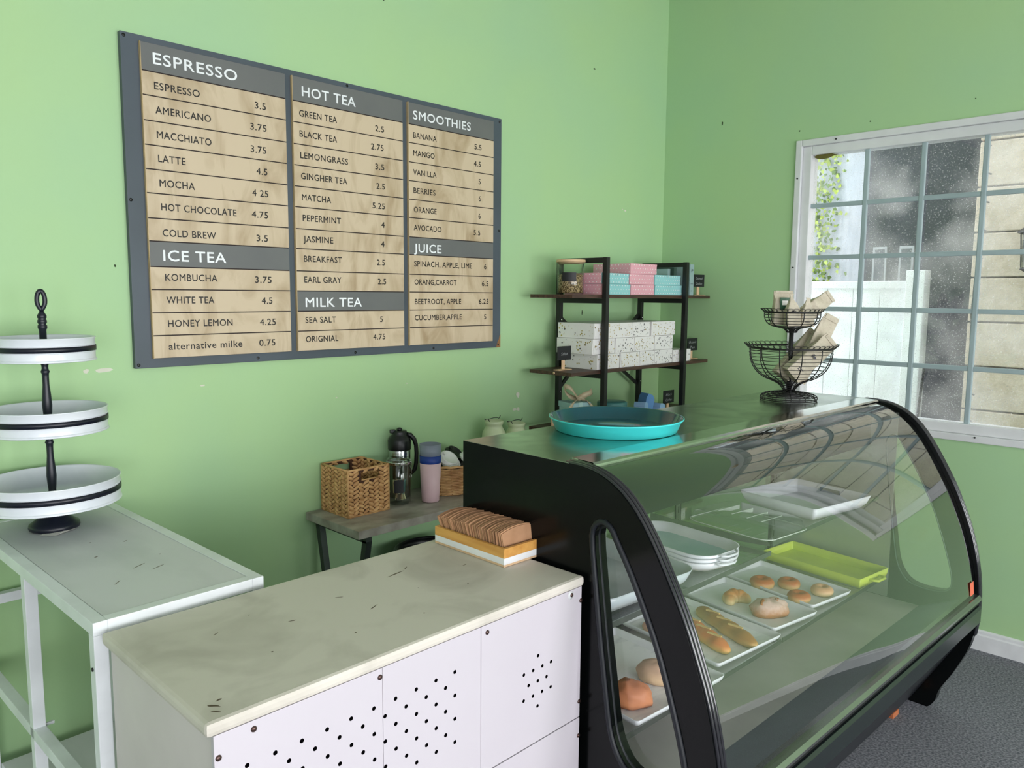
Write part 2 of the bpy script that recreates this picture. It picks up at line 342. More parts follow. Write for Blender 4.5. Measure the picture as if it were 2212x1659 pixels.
# ------------------------------------------------------------------ outdoors
FEN = mat('fence_vinyl', (240, 242, 246), .4); DKW = mat('dark_render', (52, 55, 58), .8, col2=(66, 68, 74), nscale=3); BLK = mat('sandstone_block', (226, 208, 194), .85, col2=(208, 190, 174), nscale=14, bump=.6, bscale=60, bdist=.004)
struct('ground', MB().box(.14, 8, -6, 4, -.12, -.02), mat('pale_paving', (180, 180, 176), .9, nscale=10))
fence = thing('white_fence', 'white vinyl privacy fence with square post outside the window', 'fence', (1.35, 0, 0))
for k in range(11):
    MB().box(0, .03, -.945+.17*k+.0006, -.945+.17*(k+1)-.0006, .0, 1.66, .004).build('board', FEN, fence)
MB().box(-.015, .045, -.945, .93, 1.655, 1.705, .006).build('rail', FEN, fence); MB().box(-.015, .045, -.945, .93, .86, .93, .006).build('rail', FEN, fence)
mb = MB(); mb.box(-.06, .06, -1.055, -.945, 0, 1.77, .006); mb.build('post', FEN, fence)
iv = thing('ivy_wall', 'pale weathered garden wall draped with yellow-green ivy beyond the fence', 'wall', (2.6, 0, 0))
MB().box(0, .2, -.20, 3.2, 0, 3.9).build('wall_slab', mat('weathered_wall', (206, 212, 218), .9, col2=(176, 184, 192), nscale=6, stretch=(1, 3, .6)), iv)
rnd = random.Random(3); mb = MB()
for k in range(700):
    z = 2.75+rnd.uniform(-1.1, .9); y = .10-.07*math.sin(z*2.2)+rnd.gauss(0, .085)
    m_ = T(-.02-.06*rnd.random(), y, z) @ RZ(rnd.uniform(-.8, .8)) @ RX(rnd.uniform(0, 6.3)) @ RY(rnd.uniform(-.6, .6)); s_ = rnd.uniform(.012, .022)
    mb.use(MATS['ivy_a'] if False else mat('ivy_light', (176, 196, 84), .6) if rnd.random() < .55 else mat('ivy_dark', (104, 134, 62), .6))
    mb.add([(0, -s_*.9, -s_*.3), (0, -s_*.4, s_*.7), (0, 0, s_*1.3), (0, s_*.4, s_*.7), (0, s_*.9, -s_*.3), (0, 0, -s_*.8)], [[0, 1, 2, 3, 4, 5]], m_)
mb.build('ivy_leaves', None, iv, kind='stuff')
dk = thing('dark_building', 'dark grey building wall with narrow lit windows seen through the dusty panes', 'building', (2.3, 0, 0))
MB().box(0, .2, -2.75, -.315, 0, 4.0).build('wall_slab', DKW, dk)
for y in (-.43, -.62): 
    f_ = MB().box(-.02, .0, y-.05, y+.05, 1.70, 1.98).build('window_frame', mat('pale_frame', (170, 176, 178), .5), dk); MB().box(-.024, -.02, y-.035, y+.035, 1.72, 1.96).build('pane', mat('dark_glass', (60, 70, 78), .15), f_)
bw = thing('block_wall', 'beige sandstone block wall of wide courses on the right outside the window', 'wall', (1.3, 0, 0))
MB().box(.03, .3, -4.6, -1.315, 0, 3.9).build('mortar_core', mat('mortar', (150, 142, 132), .95), bw)
course = .262; prot = {}
for j in range(15):
    z0 = -.113+course*j
    for k in range(7):
        y1 = -1.300-1.1*k+(.55 if j % 2 else 0); y0 = y1-1.1
        if j % 2 and k == 0: y1 = -1.300
        y1 = min(y1, -1.300)
        if y0 < -5.6: continue
        y0 = max(y0, -4.6)
        MB().box(0, .05, y0+.004, y1-.004, z0+.005, z0+course-.005, .006).build('block', BLK, bw)
lan = thing('wall_lantern', 'black wall lantern with glass sides on the beige block wall outside', 'lantern', (1.3, -1.625, 1.87))
mb = MB(); mb.lathe([(0, .17), (.012, .165), (.02, .14), (.075, .10), (.08, .09), (.06, .085)], 6, T(-.11, 0, 0), smooth=False); mb.lathe([(.05, -.10), (.055, -.11), (.02, -.13), (0, -.15)], 6, T(-.11, 0, 0), smooth=False)
for k in range(6):
    a = PI/3*k; mb.bar((-.11+.06*math.cos(a), .06*math.sin(a), .088), (-.11+.048*math.cos(a), .048*math.sin(a), -.10), .006, .006)
mb.build('cage', BLACKM, lan); MB().box(-.012, 0, -.03, .03, -.06, .06, .003).bar((-.008, 0, .02), (-.11, 0, .155), .012, .012).build('bracket', BLACKM, lan)
MB().lathe([(.045, -.098), (.055, .085)], 6, T(-.11, 0, 0), smooth=False).build('glass', GLASSJ, lan)
mb = MB(); rnd = random.Random(9); pts = [(1.27-.0, -1.345+.012*math.sin(z*5)+.008*rnd.random(), z) for z in [.4+.08*i for i in range(42)]]
mb.tube(pts, .004, 5)
for p in pts[::2]: mb.tube([p, (p[0]-.02, p[1]-.03, p[2]-.012)], .005, 5)
tag(mb.build('string_lights', BLACKM), 'dark string of fairy lights hanging down the corner of the block wall', 'lights')
pts = [(1.27, -1.085-.012*math.sin(i*.35), -.012+.06*i) for i in range(21)]
tag(MB().tube(pts, .008, 6).build('garden_hose', BLACKM), 'thin dark hose hanging beside the white fence post outside', 'hose')
# ------------------------------------------------------------------ menu board
bd = thing('menu_board', 'large slate-grey menu board with three plywood columns of drinks and prices', 'sign', (-2.1855, -.001, 1.874))
BX, BZ = 2.1855, -1.874
X = lambda x: x+BX
Z = lambda z: z+BZ
MB().box(X(-3.010), X(-1.361), -.020, 0, Z(1.353), Z(2.395), .0015).build('backing_panel', BOARD, bd)
for x, z in [(-2.999, 2.384), (-3.000, 1.887), (-2.191, 2.385), (-1.374, 2.380), (-1.374, 1.892), (-1.376, 1.366), (-2.172, 1.366), (-1.769, 1.366), (-2.587, 1.366), (-3.000, 1.364)]:
    MB().lathe([(.0055, -.0004), (.0055, .0005), (.003, .0016), (0, .0018)], 12, T(X(x), -.020, Z(z)) @ RX(PI/2)).build('screw', mat('black_screw', (12, 12, 12), .4), bd)
MB().prism([(X(-1.3612), Z(1.3525)), (X(-1.3612), Z(1.412)), (X(-1.366), Z(1.41)), (X(-1.372), Z(1.388)), (X(-1.38), Z(1.38)), (X(-1.384), Z(1.366)), (X(-1.388), Z(1.3525))], -.0206, -.001, 'y').build('chipped_corner', mat('bare_chipboard', (150, 108, 66), .8, nscale=60), bd, label='bare brown chipped corner')
RZS = [2.375, 2.288, 2.214, 2.137, 2.062, 1.987, 1.9125, 1.834, 1.7615, 1.6805, 1.607, 1.532, 1.458, 1.383]
COLS = [(-2.955, -2.460, (0, 8)), (-2.431, -1.937, (0, 10)), (-1.907, -1.423, (0, 7))]
planks = {}
rnd = random.Random(5)
for ci, (a, b, hs) in enumerate(COLS):
    MB().box(X(a+.0008), X(b-.0008), -.0300, -.0199, Z(1.384), Z(2.374)).build('column_backer', GROOVE, bd)
    MB().box(X(a-.0012), X(a+.0008), -.0315, -.0199, Z(1.383), Z(2.375)).build('column_edge', PLYE, bd)
    for r in range(13):
        z1, z0 = RZS[r], RZS[r+1]; hd = r in hs
        o = MB().box(X(a+.0008), X(b), -.0322, -.0260, Z(z0+.0019), Z(z1-.0019)).build('header_plank' if hd else 'menu_plank', HEADER if hd else PLY, bd)
        planks[(ci+1, r)] = o
TX = [(1,'H','ESPRESSO',-2.918,-2.64,2.3129),(1,'R','ESPRESSO',-2.918,-2.772,2.2357),(1,'R','3.5',-2.578,-2.537,2.2346),(1,'R','AMERICANO',-2.917,-2.737,2.162),(1,'R','3.75',-2.597,-2.537,2.1608),(1,'R','MACCHIATO',-2.916,-2.738,2.086),(1,'R','3.75',-2.598,-2.54,2.085),(1,'R','LATTE',-2.915,-2.828,2.012),(1,'R','4.5',-2.579,-2.538,2.0113),(1,'R','MOCHA',-2.914,-2.8,1.9353),(1,'R','4 25',-2.597,-2.537,1.9358),(1,'R','HOT CHOCOLATE',-2.912,-2.658,1.8605),(1,'R','4.75',-2.601,-2.54,1.8615),(1,'R','COLD BREW',-2.911,-2.734,1.7785),(1,'R','3.5',-2.586,-2.543,1.780),(1,'H','ICE TEA',-2.912,-2.701,1.7000),(1,'R','KOMBUCHA',-2.909,-2.734,1.636),(1,'R','3.75',-2.596,-2.533,1.6344),(1,'R','WHITE TEA',-2.908,-2.748,1.5622),(1,'R','4.5',-2.573,-2.532,1.5604),(1,'R','HONEY LEMON',-2.906,-2.685,1.4854),(1,'R','4.25',-2.583,-2.521,1.484),(1,'R','alternative milke',-2.907,-2.652,1.4105),(1,'R','0.75',-2.587,-2.525,1.4099),
(2,'H','HOT TEA',-2.393,-2.163,2.3095),(2,'H','MILK TEA',-2.397,-2.147,1.5481),(2,'R','GREEN TEA',-2.406,-2.247,2.2364),(2,'R','2.5',-2.072,-2.03,2.2341),(2,'R','BLACK TEA',-2.406,-2.248,2.1645),(2,'R','2.75',-2.093,-2.033,2.162),(2,'R','LEMONGRASS',-2.405,-2.201,2.0882),(2,'R','3.5',-2.074,-2.031,2.0873),(2,'R','GINGHER TEA',-2.404,-2.206,2.0143),(2,'R','2.5',-2.07,-2.029,2.0126),(2,'R','MATCHA',-2.402,-2.279,1.938),(2,'R','5.25',-2.089,-2.03,1.9351),(2,'R','PEPERMINT',-2.401,-2.237,1.8635),(2,'R','4',-2.048,-2.032,1.862),(2,'R','JASMINE',-2.4,-2.273,1.7875),(2,'R','4',-2.05,-2.034,1.786),(2,'R','BREAKFAST',-2.4,-2.236,1.715),(2,'R','2.5',-2.072,-2.033,1.7124),(2,'R','EARL GRAY',-2.4,-2.24,1.6383),(2,'R','2.5',-2.068,-2.028,1.6367),(2,'R','SEA SALT',-2.399,-2.267,1.4881),(2,'R','5',-2.059,-2.046,1.4854),(2,'R','ORIGNIAL',-2.399,-2.258,1.4162),(2,'R','4.75',-2.094,-2.035,1.4149),
(3,'H','SMOOTHIES',-1.883,-1.564,2.3105),(3,'H','JUICE',-1.882,-1.734,1.7734),(3,'R','BANANA',-1.883,-1.759,2.2359),(3,'R','5.5',-1.541,-1.499,2.236),(3,'R','MANGO',-1.883,-1.77,2.1644),(3,'R','4.5',-1.544,-1.503,2.1631),(3,'R','VANILLA',-1.884,-1.76,2.0874),(3,'R','5',-1.516,-1.503,2.0874),(3,'R','BERRIES',-1.883,-1.766,2.0137),(3,'R','6',-1.515,-1.501,2.0138),(3,'R','ORANGE',-1.882,-1.76,1.9364),(3,'R','6',-1.516,-1.503,1.9368),(3,'R','AVOCADO',-1.883,-1.734,1.8628),(3,'R','5.5',-1.545,-1.505,1.8622),(3,'R','SPINACH, APPLE, LIME',-1.882,-1.554,1.7138),(3,'R','6',-1.48,-1.466,1.7133),(3,'R','ORANG,CARROT',-1.881,-1.647,1.6381),(3,'R','6.5',-1.493,-1.453,1.6368),(3,'R','BEETROOT, APPLE',-1.88,-1.62,1.5562),(3,'R','6.25',-1.511,-1.452,1.5565),(3,'R','CUCUMBER,APPLE',-1.881,-1.616,1.4885),(3,'R','5',-1.479,-1.466,1.4863)]
for c, k, s, a, b, z in TX:
    r = max(i for i in range(13) if RZS[i] > z+.01)
    text(s, X(a), X(b), .036 if k == 'H' else .0235, Z(z), -.0322, LETW if k == 'H' else LETB, planks[(c, r)], fat=.0007 if k == 'H' else .0004)
# ------------------------------------------------------------------ white tall table on the left
tb = thing('tall_table', 'tall white metal table with a scuffed pale top standing against the left wall', 'table', (-3.463, -.990, 0), .022)
TW, TD, TZ = .373, .955, .940
mb = MB()
for (a, b, c, d) in ((0, .028, 0, TD), (TW-.028, TW, 0, TD), (.028, TW-.028, 0, .028), (.028, TW-.028, TD-.028, TD)): mb.box(a, b, c, d, TZ-.028, TZ, .0015)
mb.build('top_frame', TABLEF, tb)
MB().box(.0295, TW-.0295, .0295, TD-.0295, TZ-.018, TZ-.001).build('tabletop', TABLEW, tb)
for x in (.0, TW-.028):
    for y in (.0, .46, TD-.028):
        if y == .46 and x > .1: continue
        o = MB().box(x, x+.028, y, y+.028, 0, TZ-.028, .0015).build('leg', TABLEF, tb)
MB().box(0, .028, .028, TD-.028, .50, .528, .0015).build('side_rail', TABLEF, tb); MB().box(TW-.028, TW, .028, TD-.028, .50, .528, .0015).build('side_rail', TABLEF, tb)
MB().box(.028, TW-.028, TD-.028, TD, .70, .728, .0015).build('back_rail', TABLEF, tb)
MB().box(.028, TW-.028, .02, TD-.03, .20, .222, .0015).build('lower_shelf', TABLEW, tb)
for x, y, z in ((-.0015, .012, .84), (TW-.014, -.0015, .905)): MB().cyl(.004, -.001, .001, 10, T(x, y, z) @ (RY(PI/2) if x < 0 else RX(PI/2))).build('screw', BLACKM, tb)
MB().box(.03, .05, .472, .478, .520, .527).build('bracket', TABLEF, tb)
# ------------------------------------------------------------------ tiered stand
ts = thing('tiered_stand', 'three-tier round white enamel stand with dark navy turned post', 'stand', (-3.322, -.229, .942))
prof = [(.0, 0), (.062, 0), (.064, .006), (.062, .014), (.050, .022), (.034, .036), (.022, .048), (.014, .052), (.011, .06)]
MB().lathe(prof, 40).build('base', NAVY, ts)
def tier(z0, z1, r):
    h = z1-z0; pr = [(0, z0+.004), (r-.001, z0+.004), (r+.0015, z0+.001), (r+.002, z0-.002), (r, z0-.003), (r-.001, z0+.002), (r-.001, z1-.004), (r+.001, z1-.002), (r+.0015, z1), (r-.001, z1+.001), (r-.003, z1-.002), (r-.0035, z0+.008), (0, z0+.007)]
    o = MB().lathe([(a, b-.942) for a, b in pr], 64, close=False).build('tray', ENAMEL, ts)
    MB().lathe([(r, z0+h*.40-.942), (r+.0012, z0+h*.40-.942), (r+.0012, z0+h*.63-.942), (r, z0+h*.63-.942)], 64, close=False).build('band', NAVY, o)
    m_ = MB()
    for zz in (.36, .68): m_.lathe([(r-.001, z0+h*zz-.9432), (r+.0008, z0+h*zz-.942), (r-.001, z0+h*zz-.9408)], 64, close=False)
    m_.build('bead', ENAMEL, o)
tier(1.018, 1.083, .1715); tier(1.219, 1.281, .1475); tier(1.414, 1.475, .126)
def post(z0, z1, n=1):
    h = z1-z0
    p = [(.007, 0), (.0085, .02), (.0085, .06), (.0105, .08), (.0085, .10), (.008, .14), (.0095, .17), (.0115, .19), (.009, .215), (.0085, .26), (.0085, .38), (.011, .52), (.0125, .66), (.011, .78), (.0095, .86), (.0105, .90), (.0115, .93), (.009, .96), (.009, 1)]
    return MB().lathe([(a, z1-b*h-.942) for a, b in p], 20).build('post', NAVY, ts)
post(.99, 1.022); post(1.022, 1.222); post(1.222, 1.417)
mb = MB(); pr = [(.009, 1.417), (.009, 1.495), (.0115, 1.499), (.0115, 1.506), (.009, 1.510), (.0115, 1.514), (.0115, 1.520), (.009, 1.524), (.0115, 1.528), (.0115, 1.534), (.0075, 1.540), (.006, 1.545)]
mb.lathe([(a, z-.942) for a, z in pr], 20)
va = math.atan2(2.4, .62)   # the loop faces the room
pts = []; rs = []
for i in range(24):
    a = 2*PI*i/24; wx = .0095*math.sin(a)*(1 if True else 1)*(1.0-.35*math.cos(a)*-1 if False else 1); zz = 1.574-.026*math.cos(a)
    k = 1 if math.cos(a) < 0 else 1-.75*math.cos(a)**3
    pts.append((wx*k*math.cos(-.35), wx*k*math.sin(-.35), zz-.942)); rs.append(.0062)
mb.tube(pts, .006, 10, True); mb.build('loop_handle', NAVY, ts)
tp = MB(); tp.add([(-.055, -.055, .0), (-.02, -.085, 0), (.0, -.075, .001), (.04, -.05, .0005), (.035, -.035, .006), (.015, -.055, .004), (-.01, -.06, .003), (-.04, -.045, .001)], [[0, 1, 2, 3, 4, 5, 6, 7]])
o = tp.build('paper_scrap', mat('torn_paper', (226, 224, 218), .7)); o.location = (-3.322, -.229, .9412); tag(o, 'torn scrap of white paper under the foot of the tiered stand', 'paper')
# ------------------------------------------------------------------ white perforated counter
CX0, CX1, CY0, CY1, CZ = -3.455, -2.519, -1.484, -1.010, .925
ct = thing('service_counter', 'cream-topped white counter with drilled front panel beside the black display case', 'counter', (CX0, CY0, 0))
W_, D_ = CX1-CX0, CY1-CY0
mb = MB(); pts = [(0, 0), (.004, -.008), (.012, -.012), (.0, 0)]
mb.box(0, W_, 0, D_, CZ-.024, CZ, .008); mb.build('countertop', COUNTER, ct)
MB().box(.014, .030, .012, D_-.01, 0, CZ-.024).build('side_panel', SIDEW, ct); MB().box(W_-.026, W_-.010, .012, D_-.01, 0, CZ-.024).build('side_panel', SIDEW, ct)
MB().box(.03, W_-.026, D_-.026, D_-.01, 0, CZ-.024).build('back_panel', SIDEW, ct)
fp = []
for a, b in ((.012, .3385), (.3395, .5935), (.5945, W_-.008)): fp.append(MB().box(a, b, .002, .012, .5685, CZ-.0242, .0006).build('front_panel', PANELW, ct))
MB().box(.012, W_-.008, .002, .012, .0, .5655, .0006).build('lower_front_panel', PANELW, ct)
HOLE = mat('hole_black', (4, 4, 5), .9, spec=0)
hm = None
pts = [(-2.935-.0252*i, .828-.0255*k) for k in range(7) for i in range(19) if (i+k) % 2 == 0]
pts += [(-2.681+a, .716+b) for a, b in ((0, .061), (.045, .031), (.015, .031), (-.016, .031), (-.047, .031), (.03, 0), (0, 0), (-.031, 0), (.045, -.031), (.015, -.031), (-.016, -.031), (-.047, -.031), (0, -.061))]
for x, z in pts:
    xx = x-CX0; par = fp[0] if xx < .339 else fp[1] if xx < .594 else fp[2]
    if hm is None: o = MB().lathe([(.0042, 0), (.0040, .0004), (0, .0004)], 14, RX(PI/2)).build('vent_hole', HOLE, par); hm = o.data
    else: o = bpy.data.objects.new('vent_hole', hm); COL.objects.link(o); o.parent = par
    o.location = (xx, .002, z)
SCR = mat('bronze_screw', (92, 72, 68), .35, .8)
for x, z in ((-2.843, .884), (-3.122, .884), (-3.375, .886), (-3.436, .862), (-2.565, .889), (-2.530, .866), (-2.530, .608), (-2.530, .519)):
    MB().lathe([(.0055, 0), (.0050, .0015), (.0025, .003), (0, .0032)], 12, T(x-CX0, .002, z) @ RX(PI/2)).build('screw', SCR, ct)
MB().lathe([(.010, 0), (.010, .0006), (0, .0006)], 16, T(-2.568-CX0, .002, .889) @ RX(PI/2)).build('washer', WHITEP, ct)
SCF = mat('scuff_brown', (92, 80, 62), .8); rnd = random.Random(31)
for x, y, a, b, r in [(.035, .050, .030, .006, -.8), (.050, .062, .012, .005, .3), (.030, .030, .022, .003, -.9), (.62, .33, .060, .004, .15), (.66, .345, .020, .003, .6), (.46, .20, .030, .0025, .4), (.30, .26, .018, .003, -.3), (.20, .16, .006, .004, 0), (.36, .12, .005, .004, 0), (.52, .10, .004, .004, 0), (.25, .35, .005, .003, 0), (.44, .30, .022, .0022, -.5), (.70, .16, .004, .003, 0), (.60, .22, .004, .003, 0), (.16, .31, .014, .002, .5), (.78, .26, .018, .002, .2)]:
    pts = []
    for k in range(10):
        t_ = 2*PI*k/10; q = .6+.6*rnd.random(); pts.append((a/2*math.cos(t_)*q, b/2*math.sin(t_)*q))
    MB().prism(pts, CZ-.0005, CZ+.0003, 'z', T(x, y, 0) @ RZ(r)).build('scuff', SCF, ct)
for x, y, a, b, r in [(.15, .42, .010, .004, .3), (.20, .28, .05, .0022, .5), (.23, .24, .04, .002, .4), (.27, .33, .006, .003, 0), (.18, .55, .006, .003, .2), (.25, .50, .014, .002, .6), (.12, .20, .03, .0018, .8)]:
    pts = [(a/2*math.cos(2*PI*k/8)*(.6+.6*rnd.random()), b/2*math.sin(2*PI*k/8)) for k in range(8)]
    MB().prism(pts, TZ-.0015, TZ-.0006, 'z', T(x, y, 0) @ RZ(r)).build('scuff', SCF, tb)
# holder with cup sleeves
hb = thing('sleeve_holder', 'bamboo and white tray holding a row of cup sleeves on the counter', 'holder', (-2.543, -1.1745, CZ+.0005), math.radians(-1))
HW, HD = .148, .272
MB().box(-HW/2, HW/2, -HD/2, HD/2, 0, .006, .001).build('base', LIGHTW, hb)
def frame(z0, z1, t, m, n):
    mb = MB(); mb.box(-HW/2, HW/2, -HD/2, -HD/2+t, z0, z1, .0006); mb.box(-HW/2, HW/2, HD/2-t, HD/2, z0, z1, .0006); mb.box(-HW/2, -HW/2+t, -HD/2+t, HD/2-t, z0, z1, .0006); mb.box(HW/2-t, HW/2, -HD/2+t, HD/2-t, z0, z1, .0006); return mb.build(n, m, hb)
frame(.006, .0225, .009, mat('white_stripe', (240, 242, 244), .35), 'white_rim'); frame(.0225, .047, .009, BAMBOO, 'bamboo_rim')
me = None; rnd = random.Random(2); NS = 56
for i in range(NS):
    if me is None:
        mb = MB(); n = 10; fr = []; w2 = .064
        for yy in (0, .0016):
            for j in range(n+1):
                x = -w2+2*w2*j/n; k = 1-(x/w2)**2; fr.append((x, yy, .070+.010*k))
            for j in range(n+1):
                x = (w2-.006)-2*(w2-.006)*j/n; k = 1-(x/w2)**2; fr.append((x, yy, 0+.006*k))
        N = 2*(n+1); mb.add(fr, [list(range(N)), list(range(N, 2*N))[::-1]]+[[a, (a+1) % N, N+(a+1) % N, N+a] for a in range(N)])
        o = mb.build('cup_sleeve', KRAFT); me = o.data
    else: o = bpy.data.objects.new('cup_sleeve', me); COL.objects.link(o)
    tag(o, 'brown card cup sleeve standing in the bamboo tray', 'cup sleeve', 'cup sleeves in the bamboo tray')
    yy = -HD/2+.013+(HD-.040)*i/(NS-1)
    if i == 0: o['label'] = 'frontmost brown card cup sleeve in the bamboo tray'; del o['group']
    lean = .10+.40*(i/NS)**1.3+rnd.uniform(-.035, .035)
    o.location = (hb.location.x+.0+rnd.uniform(-.003, .003)+yy*math.sin(math.radians(1)), hb.location.y+yy, CZ+.008+rnd.uniform(0, .004)); o.rotation_euler = (-lean, 0, rnd.uniform(-.02, .02)-.017)
# ------------------------------------------------------------------ bench against the wall
bn = thing('side_bench', 'low bench with concrete-look top and dark metal legs along the wall', 'table', (-2.400, -.360, 0))
BZ_ = .757; BL = 1.145
MB().box(0, BL, 0, .352, BZ_-.030, BZ_, .001).build('bench_top', CONCRETE, bn)
STG = mat('bench_frame_steel', (58, 66, 64), .4, .4)
for x in (.035, BL-.06):
    mb = MB(); MB().bar((x+.012, .016, BZ_-.045), (x+.012, .160, 0), .025, .025).build('leg', STG, bn); MB().bar((x+.012, .330, BZ_-.045), (x+.012, .190, 0), .025, .025).build('leg', STG, bn)
    MB().bar((x+.012, .005, BZ_-.042), (x+.012, .338, BZ_-.042), .025, .022).build('crossbar', STG, bn)
MB().bar((.05, .02, BZ_-.042), (BL-.05, .02, BZ_-.042), .02, .02).build('front_rail', STG, bn) if False else None
# woven basket
def weave_wall(mb, L, H, cols, rows, hole=None, seed=0, t=.006):
    rnd = random.Random(seed); cw = L/cols; rh = H/rows
    for c in range(cols):
        for r in range(rows):
            x = (c+.5)*cw; z = (r+.5+(.25 if c % 2 else -.25))*rh; sgn = 1 if c % 2 else -1
            if hole and hole[0]-cw*.35 < x < hole[1]+cw*.35 and hole[2]-.004 < z < hole[3]+.004: continue
            a = sgn*.55+rnd.uniform(-.15, .15); ln = cw*1.12*rnd.uniform(.9, 1.12); th = rh*.46*rnd.uniform(.85, 1.12)
            z = min(max(z, th*.9), H-th*.9)
            vs = []; 
            ring_ = [(-1, 0), (-.55, .75), (.1, 1), (.7, .7), (1, 0), (.7, -.7), (.1, -1), (-.55, -.75)]
            ca, sa = math.cos(a), math.sin(a)
            for px, pz in ring_:
                X_ = px*ln*.62; Z_ = pz*th; vs.append((x+X_*ca-Z_*sa, 0, z+X_*sa+Z_*ca))
            for px, pz in ring_:
                X_ = px*ln*.36; Z_ = pz*th*.5; vs.append((x+X_*ca-Z_*sa, -t, z+X_*sa+Z_*ca))
            yield vs, [[i, (i+1) % 8, 8+(i+1) % 8, 8+i] for i in range(8)]+[[8+i for i in range(8)]]
def woven_basket():
    b = thing('woven_basket', 'square water-hyacinth basket with handle holes on the bench', 'basket', (-2.333, -.197, BZ_+.001))
    L, D, H = .186, .180, .180
    hole = (.058, .142, .138, .168)
    walls = [('front', T(0, 0, 0), L, hole), ('left', T(0, D, 0) @ RZ(-PI/2), D, None), ('right', T(L, 0, 0) @ RZ(PI/2), D, None), ('back', T(L, D, 0) @ RZ(PI), L, hole)]
    for nme, m_, ln, hl in walls:
        if nme == 'left' : hl2 = None
        mb = MB().use(WICKD)
        if hl:
            for (a, b_, c, d) in ((0, hl[0], 0, H), (hl[1], ln, 0, H), (hl[0], hl[1], 0, hl[2]), (hl[0], hl[1], hl[3], H)): mb.box(a, b_, .0, .004, c, d, 0, m_)
        else: mb.box(0, ln, 0, .004, 0, H, 0, m_)
        mb.use(WICK)
        for vs, fs in weave_wall(mb, ln, H, 8, 11, hl, seed=len(nme)): mb.add(vs, fs, m_, True); mb.add([(v[0], .004-v[1], v[2]) for v in vs], fs, m_, True)
        if hl: mb.tube([(hl[0], -.003, hl[2]), (hl[1], -.003, hl[2])], .003, 6, mtx=m_)
        mb.build('woven_wall', None, b, kind='stuff')
    MB().box(.002, L-.002, .002, D-.002, 0, .004).build('bottom', WICKD, b)
    for zz in (.002, H):
        o = MB().tube([(0, 0, zz), (L/2, 0, zz+random.uniform(-.002, .002)), (L, 0, zz), (L, D/2, zz), (L, D, zz), (L/2, D, zz), (0, D, zz), (0, D/2, zz)], .0045, 8, True).build('rim', WICK, b)
    for x, y in ((0, 0), (L, 0), (0, D), (L, D)): MB().tube([(x, y, 0), (x, y, H/2), (x, y, H)], .0042, 8).build('corner_post', WICK, b)
woven_basket()
# clip-top jar
jx, jy = -2.062, -.150
jr = thing('clip_top_jar', 'glass clip-top jar of tea sachets with blank black label', 'jar', (jx, jy, BZ_+.001))
MB().lathe([(0, .004), (.044, .003), (.048, .008), (.048, .155), (.045, .160), (.045, .168), (.0425, .168), (.0425, .158), (.0455, .153), (.0455, .012), (.043, .007), (0, .007)], 40, close=False).build('jar_body', GLASSJ, jr)
ld = MB().lathe([(.0455, .170), (.048, .172), (.048, .178), (.044, .186), (.030, .190), (0, .191)], 40, close=False).build('lid', GLASSJ, jr)
MB().lathe([(.046, .163), (.0498, .163), (.0505, .166), (.0498, .1695), (.0505, .172), (.0498, .1745), (.046, .1745)], 40, close=False).build('seal_ring', CHROME, jr)
mb = MB(); an = math.radians(-5)
wx, wy = math.cos(an), math.sin(an)
mb.tube([(.05*wx-.012*wy, .05*wy+.012*wx, .178), (.055*wx-.012*wy, .055*wy+.012*wx, .150), (.057*wx, .057*wy, .140), (.055*wx+.012*wy, .055*wy-.012*wx, .150), (.05*wx+.012*wy, .05*wy-.012*wx, .178)], .0015, 6)
mb.tube([(.058*wx, .058*wy, .145), (.062*wx, .062*wy, .13), (.064*wx, .064*wy, .112)], .002, 6); mb.tube([(.058*wx+.006*math.cos(t_)*wy, .058*wy-.006*math.cos(t_)*wx, .103+.009*math.sin(t_)) for t_ in [k*PI/6 for k in range(12)]], .0018, 6, True)
mb.build('wire_clip', CHROME, jr)
mb = MB(); n = 8; va_ = []
for i in range(n+1):
    a = math.radians(-148+44*i/n); va_ += [(.0488*math.cos(a), .0488*math.sin(a), .052), (.0488*math.cos(a), .0488*math.sin(a), .105)]
mb.add(va_, [[2*i, 2*i+2, 2*i+3, 2*i+1] for i in range(n)]); mb.build('label', SLATE, jr, smooth=True)
SA = [mat('sachet_cream', (232, 224, 180), .6), mat('sachet_brown', (150, 120, 90), .6), mat('sachet_teal', (70, 120, 120), .6), mat('sachet_dark', (60, 48, 36), .6)]
rnd = random.Random(11)
for i in range(16):
    a = rnd.uniform(0, 6.28); r = rnd.uniform(.0, .022)
    o = MB().box(-.016, .016, -.0022, .0022, 0, .055, .001).build('tea_sachet', SA[i % 4]); o.location = (jx+r*math.cos(a), jy+r*math.sin(a)-.004, BZ_+.014+rnd.uniform(0, .030)); o.rotation_euler = (rnd.uniform(-.25, .25), rnd.uniform(-.4, .4), rnd.uniform(0, 3.1))
    tag(o, 'small paper tea sachet standing inside the clip-top jar', 'sachet', 'tea sachets in the clip-top jar')
# coffee flask
fx, fy = -1.990, -.064
fl = thing('coffee_flask', 'steel insulated coffee flask with black pouring top and handle', 'flask', (fx, fy, BZ_+.001))
MB().lathe([(0, 0), (.043, 0), (.045, .003), (.045, .205), (.043, .212)], 40).build('flask_body', mat('flask_steel', (190, 192, 192), .2, 1, nscale=30), fl)
BPL = mat('black_plastic', (12, 14, 18), .35, nscale=20)
MB().lathe([(.0465, .198), (.0475, .203), (.0475, .236), (.044, .246), (.034, .258), (.030, .264), (.031, .272), (.029, .277), (0, .278)], 40).build('pour_top', BPL, fl)
mb = MB(); mb.lathe([(.010, .276), (.012, .284), (.008, .289), (0, .290)], 16, T(.0, 0, 0)); mb.box(-.042, -.018, -.008, .008, .268, .284, .004, RZ(-.3)); mb.build('lid_button', BPL, fl)
mb = MB(); hd_ = math.radians(-35); hx, hy = math.cos(hd_), math.sin(hd_)
